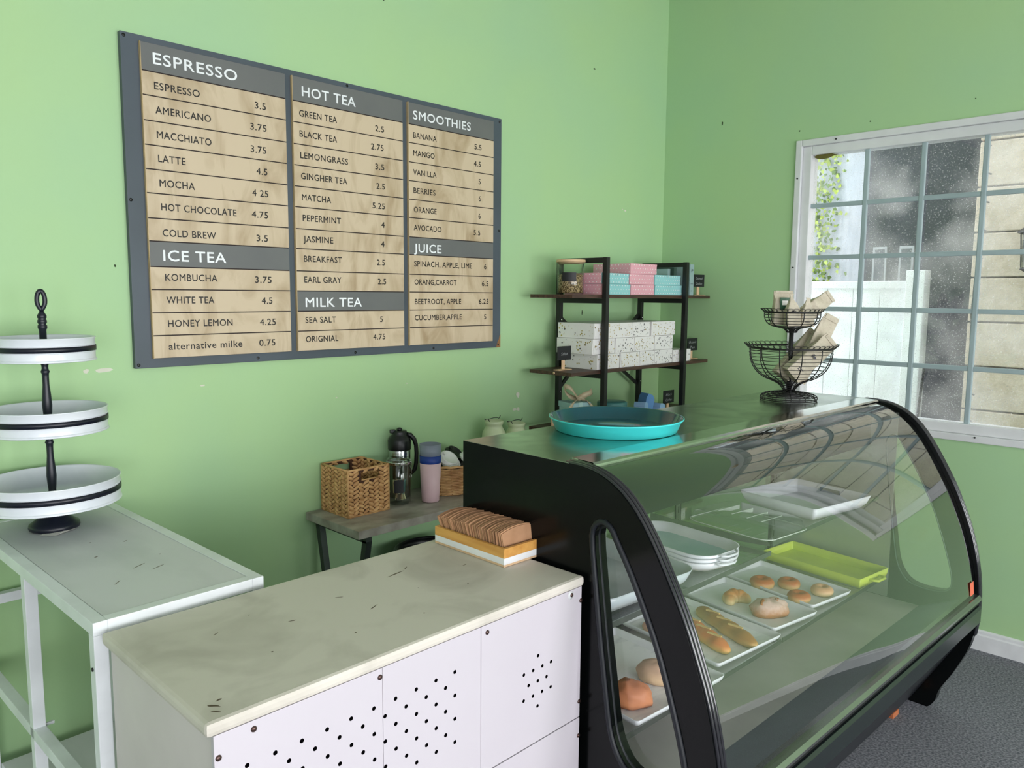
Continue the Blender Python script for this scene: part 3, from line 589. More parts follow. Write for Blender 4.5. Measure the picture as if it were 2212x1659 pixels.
mb.tube([(r*hx, r*hy, z) for r, z in ((.026, .262), (.045, .258), (.060, .240), (.068, .215), (.070, .18), (.068, .14), (.062, .11), (.046, .095))], .007, 10, rs=[.008, .010, .010, .009, .009, .009, .008, .008]); mb.build('handle', BPL, fl)
# stacked tumblers
tx, ty = -1.949, -.214
def cup(z, r0, r1, h, m, lab):
    o = MB().lathe([(0, 0), (r0-.003, 0), (r0, .003), (r1, h), (r1-.0022, h), (r0-.003, .006), (0, .006)], 44, close=False).build('tumbler', m); o.location = (tx, ty, z); return tag(o, lab, 'cup')
cup(BZ_+.001, .0355, .0435, .160, PINKC, 'pink tumbler at the bottom of the stacked cups on the bench')
o = MB().lathe([(.0300, .04), (.0432, .161), (.0438, .1625), (.0443, .191), (.0421, .191), (.0405, .160), (.030, .044)], 44, close=False).build('tumbler', BLUEC); o.location = (tx, ty, BZ_+.001); tag(o, 'deep blue tumbler nested between the pink and grey cups', 'cup')
o = MB().lathe([(.0290, .08), (.0412, .190), (.0438, .1925), (.0446, .237), (.0425, .237), (.0395, .190), (.028, .084)], 44, close=False).build('tumbler', GREYC); o.location = (tx, ty, BZ_+.001); tag(o, 'grey tumbler on top of the nested cup stack', 'cup')
# willow basket with lids
wb = thing('willow_basket', 'oval willow basket of plastic cup lids beside the display case', 'basket', (-1.735, -.135, BZ_+.001))
mb = MB(); A, B_ = .150, .104
for r in range(17):
    z = .004+r*.0068; k = 1+.13*r/16; pts = []
    for i in range(72):
        a = 2*PI*i/72; wv = .0028*math.cos(a*18+(PI if r % 2 else 0)); pts.append(((A*k+wv)*math.cos(a), (B_*k+wv)*math.sin(a), z))
    mb.tube(pts, .0036, 6, True)
mb.build('weave', WILLOW, wb, kind='stuff')
for i in range(18):
    a = 2*PI*(i+.5)/18; o = MB().tube([(A*math.cos(a), B_*math.sin(a), 0), (A*1.14*math.cos(a), B_*1.14*math.sin(a), .124)], .0026, 6).build('stake', WILLOW, wb)
mb = MB(); mb.tube([(A*1.15*math.cos(2*PI*i/60), B_*1.15*math.sin(2*PI*i/60), .124+.002*math.sin(i*2.1)) for i in range(60)], .006, 8, True); mb.build('rim', WILLOW, wb)
mb = MB(); mb.lathe([(0, .002), (1, .002), (1, .005), (0, .005)], 40, sx=A, sy=B_); mb.build('bottom', WILLOW, wb)
mb = MB(); mb.lathe([(.95, .006), (1.07, .118), (1.04, .118), (.92, .008)], 40, sx=A*.93, sy=B_*.93, close=False); mb.build('liner', BLACKM, wb)
LID = mat('white_lid_plastic', (232, 232, 232), .35); 
def cuplid(x, y, z, rx, ry, m, lab, grp=None):
    o = MB().lathe([(.044, 0), (.0455, .003), (.0455, .006), (.042, .008), (.040, .018), (.037, .020), (.034, .016), (0, .015)], 32, close=False)
    o.box(-.008, .008, .022, .032, .0185, .0215, .001)
    o = o.build('sip_cover', m); o.location = (x, y, z); o.rotation_euler = (rx, ry, .4)
    tag(o, lab, 'cup lid', grp); return o
for i in range(3): cuplid(-1.800-.003*i, -.165+.004*i, BZ_+.122+.009*i, .62, -.22, LID, ('lowest', 'middle', 'topmost')[i]+' white cup lid in the left pile beside the tumblers')
for i in range(2): cuplid(-1.700, -.175+.006*i, BZ_+.118+.009*i, .55, .15, LID, ('lower', 'upper')[i]+' white cup lid half hidden by the display case')
for i in range(2): cuplid(-1.715+.003*i, -.085, BZ_+.128+.010*i, .7, -.1, BPL, ('lower', 'upper')[i]+' black cup lid behind the white ones in the basket')
cuplid(-1.845, -.10, BZ_+.100, .5, -.5, BPL, 'black plastic cup lid deep at the left side of the basket')
# cream milk cans
def can(x, y, k, lab):
    c = thing('milk_can', lab, 'can', (x, y, BZ_+.001))
    MB().lathe([(0, 0), (.053, 0), (.055, .004), (.055, .03), (.056, .033), (.055, .036), (.055, .175*k), (.0565, .180*k), (.055, .185*k), (.053, .205*k), (.044, .222*k), (.038, .232*k), (.038, .238*k), (.042, .246*k), (.044, .258*k), (.0415, .259*k), (.036, .240*k)], 40, close=False).build('can_body', CREAM, c)
    mb = MB(); mb.tube([(.043*math.cos(a), .043*math.sin(a), .262*k+.004*math.sin(a*3)) for a in [PI*.1+PI*.8*i/10 for i in range(11)]], .0018, 6); mb.tube([(.040, .01, .262*k), (.048, .012, .268*k), (.055, .014, .274*k)], .0018, 6); mb.tube([(-.036, -.01, .258*k), (-.044, -.012, .266*k), (-.050, -.014, .272*k)], .0018, 6); mb.build('wire_handle', STG, c)
    return c
can(-1.492, -.115, 1.045, 'taller cream enamel milk can with wire handle behind the case')
can(-1.345, -.115, .945, 'shorter cream enamel milk can nearer the shelving unit')
# black tub under the bench
bt = thing('black_tub', 'black plastic tub with rolled rim on the floor under the bench', 'tub', (-1.93, -.21, 0))
MB().lathe([(0, 0), (.12, 0), (.13, .01), (.155, .53), (.160, .545), (.158, .552), (.150, .550), (.146, .53), (.12, .02), (0, .015)], 40, close=False).build('tub_body', BPL, bt)
MB().tube([(.158*math.cos(2*PI*i/40), .158*math.sin(2*PI*i/40), .548) for i in range(40)], .008, 8, True).build('rim', BPL, bt)
# ------------------------------------------------------------------ corner shelving unit
su = thing('shelving_unit', 'black steel shelving unit with three dark walnut boards in the corner', 'shelf', (-1.215, -.36, 0))
SX, SY = 1.215, .36
def L3(x, y, z): return (x+SX, y+SY, z)
for x in (-.984, -.290):
    for y in (-.060, -.3475):
        MB().box(x-.0125+SX, x+.0125+SX, y-.0125+SY, y+.0125+SY, 0, 1.778 if y < -.1 else 1.772, .0015).build('upright', BLACKM, su)
    for z in (1.765, 1.5725, 1.2145, .938): MB().box(x-.0125+SX, x+.0125+SX, -.335+SY, -.0725+SY, z-.012, z+.012, .001).build('crossbar', BLACKM, su)
    for z in (1.477, 1.118): MB().cyl(.006, 0, .006, 10, T(*L3(x, -.0725, z)) @ RX(PI/2)).build('bolt', CHROME, su)
for (x0, z0, x1, z1) in ((-.975, 1.125, -.88, 1.205), (-.30, 1.105, -.465, 1.205), (-.972, 1.49, -.90, 1.44), (-.302, 1.49, -.37, 1.44)):
    MB().bar(L3(x0, -.052, z0), L3(x1, -.052, z1), .012, .016).build('brace', BLACKM, su)
SHZ = [1.602, 1.243, .965]
for z in SHZ:
    b = MB().box(-1.213+SX, -.012+SX, -.3345+SY, -.0726+SY, z-.0165, z, .001).build('shelf_board', WOOD, su)
MB().cyl(.006, 0, .002, 12, T(*L3(-1.213, -.23, 1.236)) @ RY(-PI/2)).build('cam_cover', LIGHTW, su)
# dotted card boxes
def dotbox(name, x0, x1, z0, h, m, lab, grp, depth=.235, dots=True, y=-.328, pinkside=False):
    b = thing(name, lab, 'box', ((x0+x1)/2, y, z0), 0, grp)
    W2 = (x1-x0)/2-.0015
    mb = MB(); mb.box(-W2, W2, 0, depth, 0, h, .0015); o = mb.build('carton', m, b)
    if pinkside: MB().box(-W2-.0005, -W2+.0003, 0, depth, 0, h).build('side_flap', PINKB, b, label='pink side flap')
    # lid flap outline
    o2 = MB().box(-W2-.0004, W2+.0004, -.0006, .0004, h*.80, h, 0).build('lid_edge', m, b)
    mb = MB(); s = .0215; rr = .0028
    for j in range(3):
        z = .009+j*.0175
        for i in range(int(2*W2/s)+1):
            x = -W2+.008+i*s+(s/2 if j % 2 else 0)
            if x > W2-.004: continue
            mb.add([(x+rr*math.cos(2*PI*k/8), -.0008, z+rr*math.sin(2*PI*k/8)) for k in range(8)], [list(range(8))])
        for i in range(int(depth/s)):
            y_ = .008+i*s+(s/2 if j % 2 else 0)
            mb.add([(-W2-.0006, y_+rr*math.cos(2*PI*k/8), z+rr*math.sin(2*PI*k/8)) for k in range(8)], [list(range(8))])
    mb.build('polka_dots', DOT, b, kind='stuff')
    mb = MB()
    if m is AQUAB:
        for k in (-.006, .010): mb.box(k, k+.002, -.0010, 0, h-.010, h-.004)
        mb.build('ribbon_slot', INK, b)
    return b
z1 = SHZ[0]+.0005; h = .051
dotbox('patisserie_box', -.988, -.760, z1, h, AQUAB, 'aqua polka-dot cake box at the bottom left of the top shelf stack', None, pinkside=True)
dotbox('patisserie_box', -.758, -.553, z1, h, PINKB, 'pink polka-dot cake box in the middle of the bottom row', None)
dotbox('patisserie_box', -.548, -.285, z1, h, AQUAB, 'aqua polka-dot cake box at the right end of the bottom row', None)
dotbox('patisserie_box', -.995, -.774, z1+h+.001, h, AQUAB, 'aqua polka-dot cake box at the left of the second row', None, pinkside=True)
dotbox('patisserie_box', -.771, -.556, z1+h+.001, h, PINKB, 'pink polka-dot cake box at the centre of the second row', None)
dotbox('patisserie_box', -.553, -.310, z1+h+.001, h, AQUAB, 'aqua polka-dot cake box at the right of the second row', None)
dotbox('patisserie_box', -.765, -.535, z1+2*h+.002, h, PINKB, 'pink polka-dot cake box alone on top of the stack', None)
# jar of mixed seeds
gj = thing('storage_jar', 'round glass jar of mixed seeds with wooden lid and black label', 'jar', (-1.068, -.200, SHZ[0]+.0005))
MB().lathe([(0, .003), (.060, .002), (.064, .006), (.064, .152), (.061, .152), (.061, .008), (0, .006)], 44, close=False).build('jar_body', GLASSJ, gj)
MB().lathe([(0, .007), (.059, .007), (.060, .012), (.0600, .092), (.045, .096), (.02, .093), (0, .097)], 44).build('seed_mix', SEED, gj, kind='stuff')
MB().lathe([(.058, .146), (.060, .146), (.060, .152), (.069, .152), (.070, .156), (.069, .164), (0, .165)], 44).build('lid', LIGHTW, gj)
mb = MB(); va_ = []
for i in range(9):
    a = math.radians(-178+62*i/8); va_ += [(.0648*math.cos(a), .0648*math.sin(a), .060), (.0648*math.cos(a), .0648*math.sin(a), .103)]
mb.add(va_, [[2*i, 2*i+2, 2*i+3, 2*i+1] for i in range(8)]); mb.build('label', SLATE, gj, smooth=True)
# book and folders
BK = mat('grey_green_binder', (150, 176, 176), .5); BK2 = mat('dark_green_folder', (70, 96, 84), .5)
def book(x0, x1, y0, y1, z, h, m, lab, cat='book'):
    b = thing('binder', lab, cat, ((x0+x1)/2, y0, z)); W2 = (x1-x0)/2
    MB().box(-W2, W2, 0, .004, 0, h, .001).build('spine', m, b); MB().box(-W2, -W2+.003, .004, y1-y0, 0, h, .0005).build('cover', m, b); MB().box(W2-.003, W2, .004, y1-y0, 0, h, .0005).build('cover', m, b)
    MB().box(-W2+.003, W2-.003, .004, y1-y0-.004, .004, h-.004).build('pages', WCARD, b); return b
b = book(-.206, -.168, -.322, -.085, SHZ[0]+.0005, .168, BK, 'pale grey-green binder with printed spine at the right of the boxes')
text('P', -.008, .010, .018, .125, -.0006, INK, b, 'spine_print'); text('IIII', -.010, .010, .006, .060, -.0006, INK, b, 'spine_print'); text('::', -.008, .002, .012, .02, -.0006, INK, b, 'spine_print')
book(-.262, -.236, -.255, -.085, SHZ[0]+.0005, .150, BK2, 'dark green folder standing behind the aqua boxes')
book(-.300, -.275, -.240, -.085, SHZ[0]+.0005, .142, BK, 'slim grey-green folder left of the dark green one')
# chalkboard signs
def sign(x, y, z, lines, lab, w_=.100, h_=.068, rz=0, xo=0):
    s = thing('chalkboard_sign', lab, 'sign', (x, y, z), rz)
    MB().box(-.050, .045, -.018, .018, 0, .004, .001).build('foot', LIGHTW, s); MB().box(-.010, .010, -.003, .003, .004, .062, .001).build('stake', LIGHTW, s)
    o = MB().box(-w_/2+xo, w_/2+xo, -.0075, -.0035, .048, .048+h_, .001).build('board', SLATE, s)
    n = len(lines)
    for i, (t_, k) in enumerate(lines):
        zz = .048+h_*(.60-.42*i if n == 2 else .36)
        text(t_, -w_*.36*k+xo, w_*.36*k+xo, h_*(.20), zz, -.0077, CHALK, o, 'chalk_writing', shear=.35, bold=-.012)
    return s
sign(-1.128, -.212, SHZ[1]+.0005, [('Salad', .7)], 'small chalkboard sign reading Salad at the left of the white boxes', .098, .066)
sign(-.070, -.29, SHZ[0]+.0005, [('Oatmeal', .9), ('Cookies', .8)], 'small chalkboard sign reading Oatmeal Cookies on the top shelf end', .090, .068, rz=-.15)
sign(-.072, -.262, SHZ[1]+.0005, [('Organic', 1), ('Tea', .6)], 'small chalkboard sign reading Organic Tea at the right of the white boxes', .104, .070)
sign(-.31, -.27, SHZ[2]+.0005, [('Black', .8), ('Coffee', .8)], 'small chalkboard sign reading Black Coffee on the lowest board', .104, .070)
s_ = thing('price_stand', 'small pale wooden sign stand at the left end of the lowest board', 'sign', (-1.165, -.185, SHZ[2]+.0005)); MB().box(-.04, .04, -.018, .018, 0, .004, .001).build('foot', LIGHTW, s_); MB().box(-.010, .010, -.003, .003, .004, .062, .001).build('stake', LIGHTW, s_)
# star-printed white boxes
def starbox(x0, x1, z, h, lab, depth=.225, y=-.322, seed=0, dark=.3, rz=0):
    b = thing('bakery_box', lab, 'box', ((x0+x1)/2, y, z), rz); W2 = (x1-x0)/2-.0012; rnd = random.Random(seed)
    MB().box(-W2, W2, 0, depth, 0, h, .0012).build('carton', WCARD, b)
    # slanted front tuck flap
    MB().prism([(-W2-.0002, h-.001), (W2, h-.001), (W2, .002), (-W2+.006, .002)], -.0022, -.0004, 'y').build('front_flap', WCARD, b)
    mb = MB()
    def star(px, pz, r, f):
        pts = []
        for k in range(10):
            a = PI/2+PI*k/5; q = r if k % 2 == 0 else r*.45; pts.append(f(px+q*math.cos(a), pz+q*math.sin(a)))
        mb.add(pts, [list(range(10))])
    for k in range(int(2600*2*W2*h*1.5)):
        mb.use(INK if rnd.random() < dark else GOLD); star(rnd.uniform(-W2+.006, W2-.004), rnd.uniform(.005, h-.005), rnd.choice((.0018, .0026, .0040, .0050)), lambda a, c: (a, -.0025, c))
    for k in range(int(2600*depth*h*.75)):
        mb.use(INK if rnd.random() < .25 else GOLD); star(rnd.uniform(.006, depth-.006), rnd.uniform(.005, h-.005), rnd.choice((.0022, .0030, .0045, .0060)), lambda a, c: (-W2-.0006, a, c))
    mb.build('star_print', None, b, kind='stuff'); return b
z2 = SHZ[1]+.0005; h = .0735
for i, (a, b_) in enumerate(((-1.008, -.832), (-.822, -.664), (-.662, -.532), (-.530, -.362), (-.355, -.178))):
    starbox(a, b_, z2, h if i < 4 else .066, ['white star-print bakery box at the bottom left of the middle shelf', 'second white star-print box from the left in the bottom row', 'third white star-print box in the bottom row', 'fourth white star-print box in the bottom row', 'low white star-print box behind the right upright'][i], seed=i, dark=(.1, .15, .45, .9, .1)[i])
for i, (a, b_) in enumerate(((-1.045, -.874), (-.866, -.712), (-.710, -.536), (-.532, -.362))):
    starbox(a, b_, z2+h+.001, h, ['white star-print box at the left of the middle row', 'second white star-print box in the middle row', 'third white star-print box in the middle row', 'white star-print box at the right end of the middle row'][i], seed=10+i, dark=(.1, .8, .3, .85)[i])
starbox(-1.037, -.728, z2+2*h+.002, h, 'long white star-print box on the top left of the pile', seed=20, dark=.12)
starbox(-.726, -.578, z2+2*h+.002, h, 'white star-print box with dark stars in the top row', seed=21, dark=.95)
starbox(-.563, -.343, z2+2*h+.002, h, 'white star-print box with gold stars at the top right of the pile', seed=22, dark=.05)
# gifts on the lowest board
RIB = mat('champagne_ribbon', (206, 190, 158), .35, nscale=30)
gb = thing('gift_box', 'pale blue gift box tied with a champagne satin bow', 'box', (-1.075, -.280, SHZ[2]+.0005), -.35)
MB().box(-.055, .055, 0, .11, 0, .115, .002).build('carton', mat('pale_blue_card', (168, 206, 212), .5), gb); MB().box(-.058, .058, -.003, .113, .095, .122, .002).build('lid', mat('pale_blue_card', (168, 206, 212), .5), gb)
mb = MB()
def band(mb, pts, w_, t=.0012, wv=(0, .45, .9)):
    pts = smooth3(pts); vs = []; n = len(pts); wv = Vector(wv)*w_/2
    for p in pts:
        p = Vector(p); vs += [p-wv, p+wv, p+wv+Vector((0, t, 0)), p-wv+Vector((0, t, 0))]
    fs = []
    for i in range(n-1):
        for k in range(4): fs.append([4*i+k, 4*i+(k+1) % 4, 4*i+4+(k+1) % 4, 4*i+4+k])
    mb.add(vs, fs, None, True)
for sg in (-1, 1):
    hz = .205 if sg < 0 else .178
    band(mb, [(0, .02, .140), (sg*.022, .005, .158), (sg*.050, .0, hz-.012), (sg*.072, .01, hz), (sg*.078, .03, hz-.014), (sg*.050, .035, .155), (sg*.02, .03, .142), (0, .025, .140)], .026)
    band(mb, [(0, .015, .140), (sg*.035, -.004, .136), (sg*.064, -.010, .100), (sg*.082, -.012, .050), (sg*.094, -.014, .012)], .040, wv=(.8, 0, .55*sg*-1))
mb.lathe([(0, -.010), (.010, -.006), (.012, 0), (.010, .006), (0, .010)], 12, T(0, .038, .136)); mb.build('bow', RIB, gb)
MB().box(-.010, .010, -.0045, .1145, .0, .1235).build('ribbon', mat('ribbon_aqua', (190, 226, 222), .4), gb)
tn = thing('teal_tin', 'round teal tin standing behind the round turquoise tray', 'tin', (-.72, -.20, SHZ[2]+.0005)); MB().lathe([(0, 0), (.075, 0), (.076, .07), (0, .07)], 32).build('tin_body', TEALI, tn); MB().lathe([(.078, .060), (.078, .085), (.070, .090), (0, .092)], 32).build('lid', mat('teal_lid', (80, 140, 140), .3), tn)
BLC = [mat('sky_blue_card', (150, 188, 226), .5), mat('denim_blue_card', (96, 146, 204), .5)]
for i, (x, y, rz, hh, tilt, m_, lb) in enumerate(((-.56, -.27, .3, .075, 0, 0, 'pale blue folded favour box lying left of the upright one'), (-.505, -.25, -.2, .10, .25, 1, 'deeper blue favour box tipped up above the others'), (-.42, -.28, .1, .058, 0, 0, 'pale blue favour box lying nearest the Black Coffee sign'))):
    g_ = thing('favour_box', lb, 'box', (x, y, SHZ[2]+.0006+(.012 if tilt else 0)), rot=(0, tilt, rz)); MB().box(-.03, .03, -.03, .03, 0, hh*.8, .001).build('carton', BLC[m_], g_); MB().prism([(-.03, hh*.8), (.03, hh*.8), (.012, hh), (-.022, hh+.004)], -.03, .03, 'y').build('folded_top', BLC[m_], g_)
# ------------------------------------------------------------------ display case
CA = math.radians(-1.70); CL, CT = 1.835, .042
dc = thing('display_case', 'black curved-glass bakery display case with steel top', 'display case', (-2.495, -1.019, 0), CA)
def S(pts): return [(-s, z) for s, z in pts]
OUT = [(.385, 1.190), (.44, 1.189), (.485, 1.182), (.528, 1.166), (.570, 1.140), (.612, 1.098), (.655, 1.038), (.70, .962), (.741, .886), (.775, .806), (.800, .742), (.828, .640), (.843, .550), (.849, .451), (.845, .357), (.827, .277), (.806, .225), (.775, .155), (.745, .101), (.733, .069), (.727, .035), (.712, .012)]
OUT = smooth_poly(OUT, 1)
HOLEI = smooth_poly([(.522, .76), (.502, .905), (.487, 1.02), (.492, 1.048), (.511, 1.060), (.530, 1.050), (.545, 1.024), (.581, .970), (.622, .896), (.667, .806), (.706, .70), (.738, .60), (.752, .54), (.752, .505), (.735, .484), (.70, .476), (.64, .476), (.60, .488), (.572, .52), (.555, .56), (.546, .61), (.535, .68), (.522, .76)], 1)[:-1]
def plate(x0, x1, parent, nm):
    """end panel: outline with the window hole cut out"""
    outer = [(0, 0), (0, 1.190)]+OUT+[(.70, 0)]
    bmm = bmesh.new()
    def loop(pts):
        vs = [bmm.verts.new((0, -s, z)) for s, z in pts]; return [bmm.edges.new((vs[i], vs[(i+1) % len(vs)])) for i in range(len(vs))]
    e = loop(outer)+loop(HOLEI)
    bmesh.ops.triangle_fill(bmm, edges=e, use_beauty=True)
    hp = HOLEI
    def inside(px, pz):
        c = False; n = len(hp); j = n-1
        for i in range(n):
            if (hp[i][1] > pz) != (hp[j][1] > pz) and px < (hp[j][0]-hp[i][0])*(pz-hp[i][1])/(hp[j][1]-hp[i][1])+hp[i][0]: c = not c
            j = i
        return c
    kill = [f for f in bmm.faces if inside(-f.calc_center_median().y, f.calc_center_median().z)]
    bmesh.ops.delete(bmm, geom=kill, context='FACES')
    r = bmesh.ops.extrude_face_region(bmm, geom=bmm.faces[:])
    for v in [g for g in r['geom'] if isinstance(g, bmesh.types.BMVert)]: v.co.x += x1-x0
    for v in bmm.verts: v.co.x += x0
    mb = MB(); mb.merge(bmm); return mb.build(nm, BLACK, parent)
pl = plate(0, CT-.004, dc, 'end_panel'); pr_ = plate(CL-CT+.004, CL, dc, 'end_panel')
def hole_ring(x0, x1, grow, r, parent, nm, m):
    cx = sum(p[0] for p in HOLEI)/len(HOLEI); cz = sum(p[1] for p in HOLEI)/len(HOLEI); pts = []
    for i, p in enumerate(HOLEI):
        a = HOLEI[i-1]; b = HOLEI[(i+1) % len(HOLEI)]; tx_, tz_ = b[0]-a[0], b[1]-a[1]; l_ = math.hypot(tx_, tz_); nx, nz_ = -tz_/l_, tx_/l_
        if (p[0]+nx*.01-cx)**2+(p[1]+nz_*.01-cz)**2 < (p[0]-cx)**2+(p[1]-cz)**2: nx, nz_ = -nx, -nz_
        pts.append(((x0+x1)/2, -(p[0]+nx*grow), p[1]+nz_*grow))
    return MB().tube(pts, r, 8, True).build(nm, m, parent)
hole_ring(-.004, .004, .010, .0075, pl, 'window_gasket', RUBBER); hole_ring(0, .03, .003, .005, pl, 'inner_gasket', RUBBER)
hole_ring(CL-.004, CL+.004, .010, .0075, pr_, 'window_gasket', RUBBER)
hole_ring(CL-CT, CL-CT+.002, .003, .0025, pr_, 'inner_gasket', mat('dark_trim', (60, 84, 72), .4))
def hole_glass(x, parent):
    mb = MB(); mb.add([(x, -s, z) for s, z in HOLEI], [list(range(len(HOLEI)))]); return mb.build('side_glass', GLASSS, parent)
hole_glass(CT-.008, pl); hole_glass(CL-CT+.008, pr_)
# moulded edge strips along the panel fronts
mold = [p for p in OUT if p[1] > .30]
for x0, x1, par in ((0, CT-.004, pl), (CL-CT+.004, CL, pr_)):
    for k, (dx, r) in enumerate(((.20, .0045), (.5, .0055), (.80, .0045))):
        MB().tube([(x0+(x1-x0)*dx, -s-.001, z+.0005) for s, z in mold], r, 8).build('edge_moulding', mat('edge_trim', (34, 34, 40), .16, coat=.5), par)
# top plate
MB().box(.001, CL-.001, -.395, 0, 1.155, 1.1885, .001).build('top_plate', STEEL, dc)
MB().box(0, CL, -.398, .0, 1.189, 1.1910, .0006).build('steel_top', STEEL, dc)
MB().prism(S([(.372, 1.1912), (.372, 1.1945), (.44, 1.1925), (.447, 1.188), (.447, 1.180), (.441, 1.180), (.43, 1.189), (.38, 1.191)]), CT, CL-CT, 'x').build('glass_clamp', CHROME, dc)
MB().prism(S([(.43, 1.164), (.4585, 1.164), (.4585, 1.1795), (.43, 1.1795)]), CT, CL-CT, 'x').build('hinge_strip', BLACKM, dc)
# curved front glass
gp = smooth_poly([(s-.010, z-.004) for s, z in [(.455, 1.186), (.49, 1.179), (.530, 1.162), (.570, 1.136), (.612, 1.094), (.655, 1.034), (.70, .958), (.741, .882), (.775, .802), (.800, .738), (.828, .640), (.845, .550), (.850, .505)]], 2)
mb = MB(); vs = []; n = len(gp)
for x in (CT, CL-CT): vs += [(x, -s, z) for s, z in gp]
mb.add(vs, [[i, i+1, n+i+1, n+i] for i in range(n-1)], None, True); mb.build('front_glass', GLASS, dc)
# bottom trim under the glass
MB().prism(S([(.815, .500), (.852, .502), (.860, .492), (.860, .484), (.850, .480), (.815, .480)]), CT, CL-CT, 'x').build('chrome_trim', mat('dull_chrome', (150, 152, 150), .2, .9, nscale=4), dc)
MB().prism(S([(.80, .480), (.852, .480), (.852, .466), (.845, .462), (.80, .462)]), CT, CL-CT, 'x').build('rubber_strip', BLACKM, dc)
MB().prism(S([(.80, .462), (.856, .462), (.862, .452), (.862, .400), (.850, .388), (.80, .386)]), CT, CL-CT, 'x').build('front_rail', mat('front_rail_paint', (30, 37, 38), .25), dc)
MB().prism(S([(.79, .386), (.845, .386), (.830, .360), (.640, .020), (.61, .020), (.61, .06), (.78, .37)]), CT-.004, CL-CT+.004, 'x').build('kick_panel', mat('kick_panel_navy', (15, 18, 25), .35, nscale=7), dc)
MB().box(.02, CL-.02, -.60, -.05, .03, .36).build('machine_base', BLACKM, dc)
# inside
MB().box(CT-.003, CL-CT+.003, -.65, -.012, .36, .398).build('deck', mat('deck_steel', (212, 208, 202), .42, .15, col2=(184, 182, 176), nscale=2.5, rvar=.1), dc)
MB().box(CT, CL-CT, -.425, -.395, 1.010, 1.156, .002).build('light_canopy', mat('canopy_dark_steel', (26, 34, 28), .3, .2), dc)
MB().prism(S([(.64, .396), (.65, .400), (.815, .478), (.815, .468), (.65, .385), (.64, .385)]), CT-.003, CL-CT+.003, 'x').build('inner_ledge', mat('ledge_paint', (104, 114, 122), .55), dc)
MB().box(CT-.0035, CT, -.487, -.02, .40, 1.15).build('liner', STEELD, dc); MB().box(CL-CT, CL-CT+.0035, -.525, -.02, .40, 1.15).build('liner', STEELD, dc)
for x0, x1 in ((CT, CL/2+.02), (CL/2-.02, CL-CT)):
    yb = -.012 if x0 < .5 else -.022; d_ = MB().box(x0, x1, yb-.004, yb, .43, 1.150).build('sliding_door', GLASSS, dc)
    mb = MB(); mb.box(x0, x1, yb-.006, yb+.002, .400, .430); mb.build('door_runner', ALU, d_)
for x in (CT+.012, 1.03, CL-CT-.012):
    mb = MB(); mb.box(x-.012, x+.012, -.034, -.030, .41, 1.14)
    o = mb.build('shelf_standard', ALU, dc); mb = MB()
    for k in range(14): mb.box(x-.003, x+.003, -.0345, -.034, .44+.05*k, .465+.05*k)
    mb.build('slot', BLACKM, o)
def pane(x0, x1, s1, z, nm):
    MB().box(x0, x1, -s1, -.035, z-.006, z, .0008).build('glass_shelf', GLASSS, dc)
    MB().prism(S([(s1-.004, z-.014), (s1+.004, z-.014), (s1+.004, z+.0015), (s1+.001, z+.0015), (s1+.001, z-.010), (s1-.004, z-.010)]), x0, x1, 'x').build('shelf_rail', ALU, dc)
    for x in (x0+.004, x1-.004): MB().prism(S([(.03, z-.05), (.05, z-.05), (s1-.01, z-.018), (s1-.01, z-.0065), (.03, z-.0065)]), x-.002, x+.002, 'x').build('shelf_bracket', ALU, dc)
pane(CT+.002, .872, .535, .512, 'a'); pane(.882, 1.72, .535, .512, 'b')
pane(CT+.002, .848, .500, .800, 'c'); pane(.856, 1.70, .500, .828, 'd')
MB().box(CL-CT-.004, CL-CT-.001, -.80, -.755, .505, .525) .free if False else None
MB().cyl(.012, 0, .006, 20, T(CT+.32, -.16, 1.148) @ RX(PI)).build('lamp_fitting', LETW, dc)
MB().prism(S([(.8412, .512), (.8368, .559), (.8360, .559), (.8404, .512)]), 1.722, 1.762, 'x').build('orange_sticker', mat('orange_sticker', (232, 110, 84), .5), dc, label='small orange-red sticker')
# world placement of things standing in the case
EX = Vector((math.cos(CA), math.sin(CA), 0)); EW = Vector((math.sin(CA), -math.cos(CA), 0)); O_ = Vector((-2.495, -1.019, 0))
def CP(u, s, z): p = O_+EX*u+EW*s; return (p.x, p.y, z)
sh = MB().box(0, .055, -.02, .02, 0, .022, .001).build('wood_shim', mat('orange_wood', (190, 110, 70), .7)); sh.location = CP(1.60, .625, 0.0005); sh.rotation_euler = (0, 0, CA); tag(sh, 'orange-brown wooden strip on the carpet under the display case', 'wood strip')
# ------------------------------------------------------------------ trays
def tray(name, lab, u, s, z, w_, d, h, m, mi=None, rot=0, r=.02, flare=.012, wall=.003, grp=None, wave=0, cat='tray'):
    t = thing(name, lab, cat, CP(u, s, z), CA+rot, grp)
    def ringz(k, zz, dz=0):
        out = []
        for p in rrect(w_-2*k, d-2*k, max(.003, r-k*.3), 6):
            zt = zz
            if wave and dz:
                zt += wave*max(0, 1-(p[0]/(w_*.22))**2) if abs(p[0]) < w_*.22 and abs(abs(p[1])-(d/2-k)) < .004 else 0
            out.append((p[0], p[1], zt))
        return out
    mb = MB(); loft(mb, [ringz(flare, 0), ringz(flare*.4, h*.4), ringz(0, h, 1), ringz(wall, h, 1), ringz(flare*.4+wall, h*.45), ringz(flare+wall, .004)], cap1=False); body = mb.build('tray_body', m, t)
    mb = MB(); mb.add(ringz(flare+wall, .0042), [list(range(len(ringz(0, 0))))]); mb.build('tray_floor', mi or m, t)
    return t
ZL = .5125
tray('serving_tray', 'marble-print tray of rolls by the side window of the case', .315, .345, ZL, .385, .42, .022, TRAYW, MARBLE, r=.012, rot=math.radians(-3))
tray('serving_tray', 'marble-print tray holding the baguettes on the lower shelf', .722, .330, ZL, .330, .40, .020, TRAYW, MARBLE, r=.012, rot=math.radians(-5))
